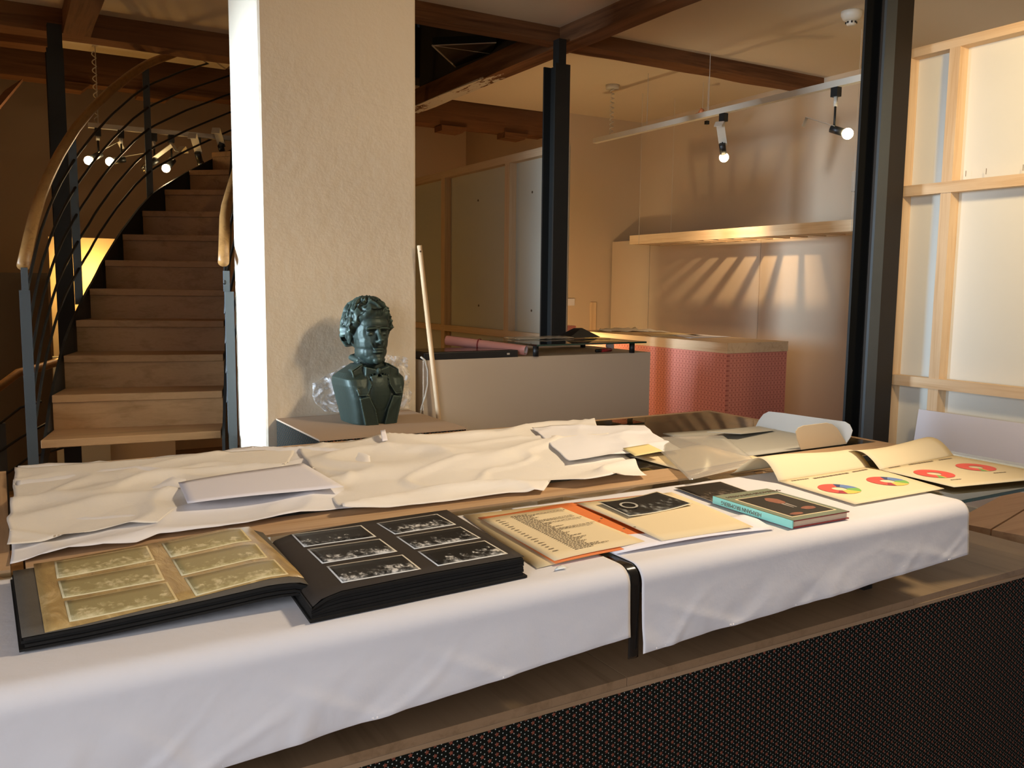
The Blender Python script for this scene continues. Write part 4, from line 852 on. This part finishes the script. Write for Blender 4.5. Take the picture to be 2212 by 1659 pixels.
# ================================================================ photo album
AZ = ZT+.0025
RQ = [pz(576, 1163, AZ+.036), pz(965, 1100, AZ+.036), pz(1132, 1200, AZ+.036), pz(672, 1289, AZ+.036)]
LQ = [pz(27, 1228, AZ+.024), pz(568, 1141, AZ+.036), pz(671, 1255, AZ+.034), pz(47, 1377, AZ+.020)]
def zR(u): return AZ+interp([(0, .020), (.04, .030), (.12, .0365), (.5, .038), (1, .035)], u)
def zL(u): return AZ+interp([(0, .020), (.2, .022), (.6, .031), (.85, .038), (.95, .036), (1, .028)], u)
fR, fL = quadfn(RQ), quadfn(LQ)
al = thing('photo_album', 'old open photo album with black pages and yellowed glassine sheet', 'album', tuple(pz(640, 1300, AZ)))
def blk(f, zt_, zb_, nm, mat, n, rnd, inset=.0):
    for i in range(n):
        o = rnd.uniform(-.003, .002); a = i/n; b = (i+.86)/n
        def fn(u, v, k_): p = f(u, v); return V((p.x, p.y, lerp(zb_(u), zt_(u), k_)))
        q = B(); U = 16; top = [fn(i_/U, 1.0, b) for i_ in range(U+1)]; 
        vs = []
        for u_ in range(U+1):
            u = u_/U
            for (v, k_) in ((0, a), (1, a), (1, b), (0, b)):
                p = fn(u, v, k_); p.y += (o if v == 0 else -o); p.x += (o*1.3 if u_ == U and f is fR else (-o if u_ == 0 and f is fL else 0)); vs.append(p)
        q.add(vs, [(i_*4+j, i_*4+(j+1) % 4, i_*4+4+(j+1) % 4, i_*4+4+j) for i_ in range(U) for j in range(4)]+[(3, 2, 1, 0), (U*4, U*4+1, U*4+2, U*4+3)]); q.build(nm, mat, al)
rnd = random.Random(3)
blk(fR, lambda u: zR(u)-.0012, lambda u: AZ+.004, 'page_block', 'album_edge', 6, rnd)
blk(fL, lambda u: zL(u)-.0012, lambda u: zL(u)-.013-.002*u, 'page_block', 'album_edge', 3, rnd)
q = B(); q.patch(lambda u, v: V((*fR(u, v).xy, zR(u))), 24, 8, .0008); q.build('open_page', 'album_page', al, True)
q = B(); q.patch(lambda u, v: V((*fL(u, v).xy, zL(u))), 24, 8, .0008); q.build('open_page', 'album_cover', al, True)
def covf(u, v): p = fR(u, v); c_ = fR(.5, .5); return V((c_.x+(p.x-c_.x)*1.02, c_.y+(p.y-c_.y)*1.035, AZ+.004))
q = B(); q.patch(covf, 10, 8, .004); q.build('back_cover', 'album_edge', al)
def covl(u, v): p = fL(u, v); c_ = fL(.5, .5); return V((c_.x+(p.x-c_.x)*1.02, c_.y+(p.y-c_.y)*1.03, zL(u)-.0145-.002*u))
q = B(); q.patch(covl, 16, 8, .003); q.build('front_cover', 'album_edge', al)
sp0 = [fL(1, v) for v in (0, .5, 1)]; q = B()
def spf(u, v): a = fL(1.0, v); b = fR(0, v); p = lerp(a, b, u); return V((p.x, p.y-.004, AZ+.022-.017*math.sin(u*math.pi)))
q.patch(spf, 10, 8, .003); q.build('spine', 'album_edge', al, True)
def surf(x, y, f, zf):
    z = AZ+.036
    for _ in range(12):
        p = pz(x, y, z); u = .5
        for _ in range(4):
            v = .5
            for _ in range(4):
                a, b = f(u, 0), f(u, 1); v = ((p-a).xy.dot((b-a).xy))/((b-a).xy.length_squared); a, b = f(0, v), f(1, v); u = ((p-a).xy.dot((b-a).xy))/((b-a).xy.length_squared)
        z = zf(min(1.05, max(-.05, u)))
    return p, u, v
def onpage(nm, mat, quad, f, zf, dz, nu=10, nv=4):
    C4 = [surf(x, y, f, zf)[1:] for x, y in quad]
    def fn(u, v):
        a = lerp(lerp(C4[3][0], C4[2][0], u), lerp(C4[0][0], C4[1][0], u), v); b = lerp(lerp(C4[3][1], C4[2][1], u), lerp(C4[0][1], C4[1][1], u), v); p = f(a, b); return V((p.x, p.y, zf(a)+dz))
    q = B(); q.patch(fn, nu, nv, .0004); return q.build(nm, mat, al, True)
c6 = lambda x, y: (540+x*.29837, 1060+y*.29837); c5 = lambda x, y: (x*.36166, 980+y*.36166)
for Q in (((300, 318), (805, 252), (915, 335), (390, 410)), ((412, 425), (940, 350), (1068, 442), (522, 530)), ((553, 550), (1105, 465), (1240, 570), (665, 670)), ((915, 237), (1355, 170), (1493, 247), (1048, 318)), ((1058, 335), (1525, 262), (1672, 345), (1190, 425)), ((1213, 442), (1700, 362), (1868, 458), (1360, 548))):
    onpage('photo_print', 'photo', [c6(*p) for p in Q], fR, zR, .0007)
onpage('glassine_sheet', 'glassine', [c5(*p) for p in ((200, 662), (1490, 438), (1838, 752), (268, 1071))], fL, zL, .0008, 24, 8)
for Q in (((325, 650), (880, 555), (925, 640), (340, 750)), ((345, 765), (935, 660), (985, 760), (375, 868)), ((385, 885), (1000, 770), (1065, 880), (415, 1010)), ((965, 540), (1440, 450), (1505, 525), (1020, 625)), ((1025, 635), (1530, 540), (1600, 625), (1085, 735)), ((1100, 745), (1640, 635), (1725, 725), (1170, 855))):
    onpage('veiled_photo', 'photo_v', [c5(*p) for p in Q], fL, zL, .0014)
# ================================================================ folder with typed sheet and mounted photo
ZI = ZT+.004
flat('kraft_folder', ((1000, 1113), (1228, 1086), (1400, 1172), (1160, 1227)), ZI, 'kraft', 'yellowed paper folder under the orange file', 'folder', None, 6, 6)
flat('white_leaf', ((1240, 1150), (1620, 1110), (1672, 1143), (1330, 1196)), ZI+.0012, 'paper_flat', 'thin white leaf sticking out under the cream page', 'paper', None, 12, 6, lambda u, v: .006*math.sin(3.1*u)*(1-v))
flat('paper_scrap', ((1203, 1224), (1213, 1220), (1226, 1226), (1199, 1231)), ZI+.001, 'white_card', 'tiny bright paper scrap in front of the orange file', 'paper scrap', None, 3, 3)
ff = thing('orange_file', 'worn orange card file opened flat with typed sheet and mounted photo', 'file', tuple(pz(1300, 1150, ZI)))
flat('left_cover', ((1032, 1118), (1236, 1086), (1432, 1168), (1200, 1217)), ZI+.003, 'orange', '', '', ff, 12, 8, lambda u, v: .0012*math.sin(u*6+v*3))
flat('right_cover', ((1236, 1086), (1392, 1069), (1620, 1142), (1432, 1168)), ZI+.003, 'orange', '', '', ff, 12, 8)
ts = flat('typed_sheet', ((1040, 1122), (1213, 1095), (1393, 1168), (1198, 1211)), ZI+.0055, 'cream', '', '', ff, 12, 8, lambda u, v: .001*math.sin(u*5))
Qt = [pz(x, y, ZI+.0055) for x, y in ((1040, 1122), (1213, 1095), (1393, 1168), (1198, 1211))]; ft = quadfn(Qt); q = B(); rnd = random.Random(11)
for r in range(34):
    v = .93-r*.0255; u = .30; end = rnd.choice((.55, .62, .9, .5, .95, .7)) if r % 3 else .5
    while u < end:
        w_ = rnd.uniform(.012, .045); P = [ft(u, v)+V((0, 0, .0016)), ft(min(end, u+w_), v)+V((0, 0, .0016)), ft(min(end, u+w_), v+.008)+V((0, 0, .0016)), ft(u, v+.008)+V((0, 0, .0016))]; q.prism(P, (0, 0, .0003)); u += w_+.010
for r in range(18):
    v = .9-r*.045; P = [ft(.10, v)+V((0, 0, .0016)), ft(.10+rnd.uniform(.03, .08), v)+V((0, 0, .0016)), ft(.15, v+.007)+V((0, 0, .0016)), ft(.10, v+.007)+V((0, 0, .0016))]; q.prism(P, (0, 0, .0003))
tag(q.build('typed_lines', 'ink', ts), kind='stuff')
flat('cream_page', ((1246, 1089), (1451, 1065), (1627, 1140), (1430, 1170)), ZI+.0055, 'cream', '', '', ff, 14, 8, lambda u, v: .002+.002*math.sin(3.1*v))
mp = flat('mounted_photo', ((1292, 1088), (1419, 1065), (1496, 1091), (1359, 1119)), ZI+.011, 'photo_g', '', '', ff, 12, 8, lambda u, v: .004*(2*u-1)**2)
Qm = [pz(x, y, ZI+.011) for x, y in ((1292, 1088), (1419, 1065), (1496, 1091), (1359, 1119))]; fm = quadfn(Qm); q = B(); K = 20; vs = []
for r_ in (.085, .115):
    for i in range(K): an = 2*math.pi*i/K; p = fm(.27+r_*math.cos(an), .55+r_*1.7*math.sin(an)); vs.append(p+V((0, 0, .0035)))
q.add(vs, [(i, (i+1) % K, K+(i+1) % K, K+i) for i in range(K)]); q.build('wreath_ring', 'grey_card', mp)
for x, y in ((1299, 1120), (1323, 1119), (1348, 1142), (1371, 1139)): p = pz(x, y, ZI+.0085); B().tube([p, p+V((0, 0, .0008))], .0028, 10).build('punch_hole', 'ink', ff)
flat('dark_photo', ((1457, 1053), (1556, 1040), (1630, 1066), (1541, 1084)), ZI+.003, 'photo_d', 'dark glossy photograph partly under the turquoise book', 'photo', None, 8, 6)
# ================================================================ book
zb0 = ZT+.0045; bk0 = pz(1540, 1087, zb0); bk1 = pz(1711.5, 1142, zb0); bk2 = pz(1830, 1119, zb0)
ex = (bk2-bk1); ey = (bk0-bk1); ex = ex-ey*(ex.dot(ey)/ey.length_squared); wB, hB = ex.length, ey.length; ex.normalize(); ey.normalize()
zb1 = ppl(1712, 1127, bk1, V((0, 1, 0))).z; tB = max(.016, zb1-zb0)
bk = thing('hardback_book', 'hardback book with turquoise spine and a dark portrait on its cover', 'book', tuple(bk1))
def bp_(x, y, z): p = bk1+ex*x+ey*y; return V((p.x, p.y, z))
def slab(x0, x1, y0, y1, z0, z1): return B().prism([bp_(x0, y0, z0), bp_(x1, y0, z0), bp_(x1, y1, z0), bp_(x0, y1, z0)], (0, 0, z1-z0))
slab(.004, wB-.004, .003, hB-.003, zb0+.002, zb0+tB-.002).build('page_block', 'pages', bk)
slab(.002, wB, 0, hB, zb0, zb0+.002).build('back_board', 'maroon', bk); slab(.002, wB, 0, hB, zb0+tB-.0025, zb0+tB-.0006).build('front_board', 'maroon', bk)
slab(0, wB-.002, .0, hB, zb0+tB-.0006, zb0+tB).build('jacket_front', 'sage', bk); slab(-.001, .0022, 0, hB, zb0, zb0+tB).build('jacket_spine', 'turq', bk)
zz = zb0+tB; x0, x1, y0, y1 = wB*.14, wB*.88, hB*.10, hB*.78
slab(x0-.004, x1+.004, y0-.004, y1+.004, zz, zz+.0003).build('picture_border', 'cream', bk)
pp = slab(x0, x1, y0, y1, zz+.0003, zz+.0006).build('portrait_picture', 'portrait' if 'portrait' in M else 'brown_steel', bk)
def disc(cx_, cy_, rx, ry, mat, nm, z): q = B(); q.prism([bp_(cx_+rx*math.cos(2*math.pi*i/18)*(1+.1*math.sin(i*1.7)), cy_+ry*math.sin(2*math.pi*i/18), z) for i in range(18)], (0, 0, .0002)); return q.build(nm, mat, pp)
M['flesh'] = plain('printed_flesh', (.28, .10, .06), .35, 0, .4, .45, 90)
M['collar'] = plain('printed_collar', (.38, .32, .26), .35)
xm = (x0+x1)/2; disc(xm+.004, y1-.045, .016, .026, 'flesh', 'painted_face', zz+.0007); disc(xm+.024, y0+.035, .018, .011, 'flesh', 'painted_hand', zz+.0007); disc(xm-.035, y0+.012, .017, .008, 'flesh', 'painted_hand', zz+.0007)
for s in (-1, 1): B().prism([bp_(xm+.004+s*.002, y1-.07, zz+.0007), bp_(xm+.004+s*.008, y1-.07, zz+.0007), bp_(xm+.002+s*.006, y0+.05, zz+.0007), bp_(xm+.002+s*.003, y0+.05, zz+.0007)], (0, 0, .0002)).build('painted_collar', 'collar', pp)
txt('HERMANN BROMBERG', .0155, bp_(x0-.008, hB*.86, zz+.0003), ex, ey, 'ink', bk, 'cover_title')
txt('HERMANN BROMBERG', .0115, bp_(-.0012, hB*.36, zb0+tB*.70), ey, (0, 0, -1), 'ink', bk, 'spine_title')
# ================================================================ chart sheets with curled backs
def chart(pxq, label, z, charts, curlL, curlh, tlines, seed):
    Q = [pz(x, y, z) for x, y in pxq]; f = quadfn(Q); t = thing('chart_sheet', label, 'chart', tuple(Q[3]), 'printed charts')
    q = B(); q.patch(lambda u, v: f(u, v)+V((0, 0, .001)), 12, 10, .0006); q.build('printed_part', 'chart', t, True)
    bd = (Q[0]-Q[3]).normalized(); wd_ = (Q[1]-Q[0])
    def cf(u, v):
        s = v*curlL; an = v*math.pi*1.02; p = Q[0]+wd_*u+bd*(s*.80); h = curlh*math.sin(min(an, math.pi))*(1+.15*math.sin(u*4+seed)); return V((p.x-.05*v*v, p.y, z+.001+max(0, h)+.0005))
    q = B(); q.patch(cf, 12, 24, .0006); q.build('curled_part', 'chart', t, True)
    for (cx_, cy_, R_, segs) in charts:
        c0 = pz(cx_, cy_, z+.002); q = B(); mats = []; a = math.radians(58)
        for frac, mt in segs:
            if mt not in mats: mats.append(mt)
            n = max(2, int(frac*48)); vs = []
            for i in range(n+1):
                an = a-2*math.pi*frac*i/n; 
                for r_ in (R_*.36, R_): vs.append(c0+V((r_*math.cos(an), r_*math.sin(an), 0)))
            q.add(vs, [(2*i, 2*i+1, 2*i+3, 2*i+2) for i in range(n)], mats.index(mt)); a -= 2*math.pi*frac
        q.build('ring_chart', mats, t)
    q = B(); rn = random.Random(seed)
    for (xa, ya, xb, yb, hgt) in tlines:
        p, r_ = pz(xa, ya, z+.0018), pz(xb, yb, z+.0018); dd = r_-p; L = dd.length; dd.normalize(); s = 0; nn = V((-dd.y, dd.x, 0))
        while s < L:
            w_ = rn.uniform(.004, .012)*hgt/.006; e_ = min(L, s+w_); q.prism([p+dd*s, p+dd*e_, p+dd*e_+nn*hgt, p+dd*s+nn*hgt], (0, 0, .0002)); s = e_+hgt*.45
    tag(q.build('print_lines', 'ink', t), kind='stuff'); return t
mixc = [(.18, 'navy'), (.12, 'blue'), (.12, 'green'), (.12, 'yellow'), (.06, 'darkred'), (.40, 'red')]
mixc = [(.06, 'navy'), (.15, 'blue'), (.13, 'green'), (.15, 'yellow'), (.07, 'darkred'), (.44, 'red')]; redc = [(.46, 'red'), (.02, 'yellow'), (.05, 'green'), (.47, 'red')]
def rad(xa, ya, xb, yb): return (pz(xa, ya, ZT+.006)-pz(xb, yb, ZT+.006)).length/2
Rr = rad(1768.5, 1049, 1859, 1062)
chart(((1681, 1040), (1880, 1009), (2040, 1056), (1847, 1090)), 'printed chart sheet with two multicoloured ring charts beside the book', ZT+.006, [(1813, 1055.5, Rr, mixc), (1917, 1039, Rr, mixc)], .15, .042, [(1712, 1039, 1748, 1034, .005), (1760, 1034, 1835, 1022, .007), (1844, 1020, 1876, 1014, .006)], 1)
chart(((1900, 1015), (2059, 984), (2300, 1030), (2061, 1053)), 'printed chart sheet with two red ring charts near the partition', ZT+.0075, [(2018, 1023, Rr, redc), (2108, 1009, Rr, redc)], .17, .038, [(1922, 1011, 1946, 1007, .005), (1966, 1004, 2018, 996, .006), (2030, 994, 2058, 990, .005), (2055, 1037, 2078, 1035, .004), (2148, 1022, 2175, 1020, .004)], 3)
# ================================================================ unseen, assumed lamps; the pillar and table ones are added as warm fill
s2_ = thing('light_track', 'assumed ceiling track with unseen lamps above the viewer', 'track', (2.3, .5, 2.8)); bx((2.28, -1.2, 2.80), (2.32, 1.9, 2.835)).build('track_rail', 'white_metal', s2_)
for y_ in (-1.0, 1.7): B().tube([(2.3, y_, 2.83), (2.3, y_, ZC)], .002, 5).build('wire', 'white_metal', s2_)
for i, (y_, aim, pw, sz) in enumerate(((.95, (1.2, .55, -.40), 105, 95), (1.5, (-.47, .80, -.36), 30, 90), (1.05, (-.63, .30, -.72), 150, 98))):
    spotlight((2.3, y_, 2.80), (2.3, y_, 2.62), aim, ['assumed lamp above the viewer aimed at the bright partition', 'unseen fill lamp above the viewer, added to warm the pillar and bust', 'unseen fill lamp above the viewer, added to brighten the tables'][i], 'assumed and added lamps above the viewer', True, power=pw, color=((1, .72, .40), (1, .74, .45), (1, .80, .56))[i], size=sz, soft=.12)
dl = thing('assumed_lamp', 'assumed small lamp hidden on the floor behind the pale plinth, added for the corner glow', 'lamp', (3.45, 5.3, 0)); B().tube([(3.45, 5.3, 0), (3.45, 5.3, .02)], .08, 16).build('base', 'black', dl, True); B().tube([(3.45, 5.3, .02), (3.45, 5.3, .8)], .01, 8).build('pole', 'black', dl); B().ball((3.45, 5.3, .84), .035).build('bulb', 'bulb', dl, True)  # assumed lamp out of view, added for the warm glow in the corner
point('assumed_lamp_light', (3.45, 5.3, .92), 22, (1, .72, .36), .04)  # light of the assumed floor lamp
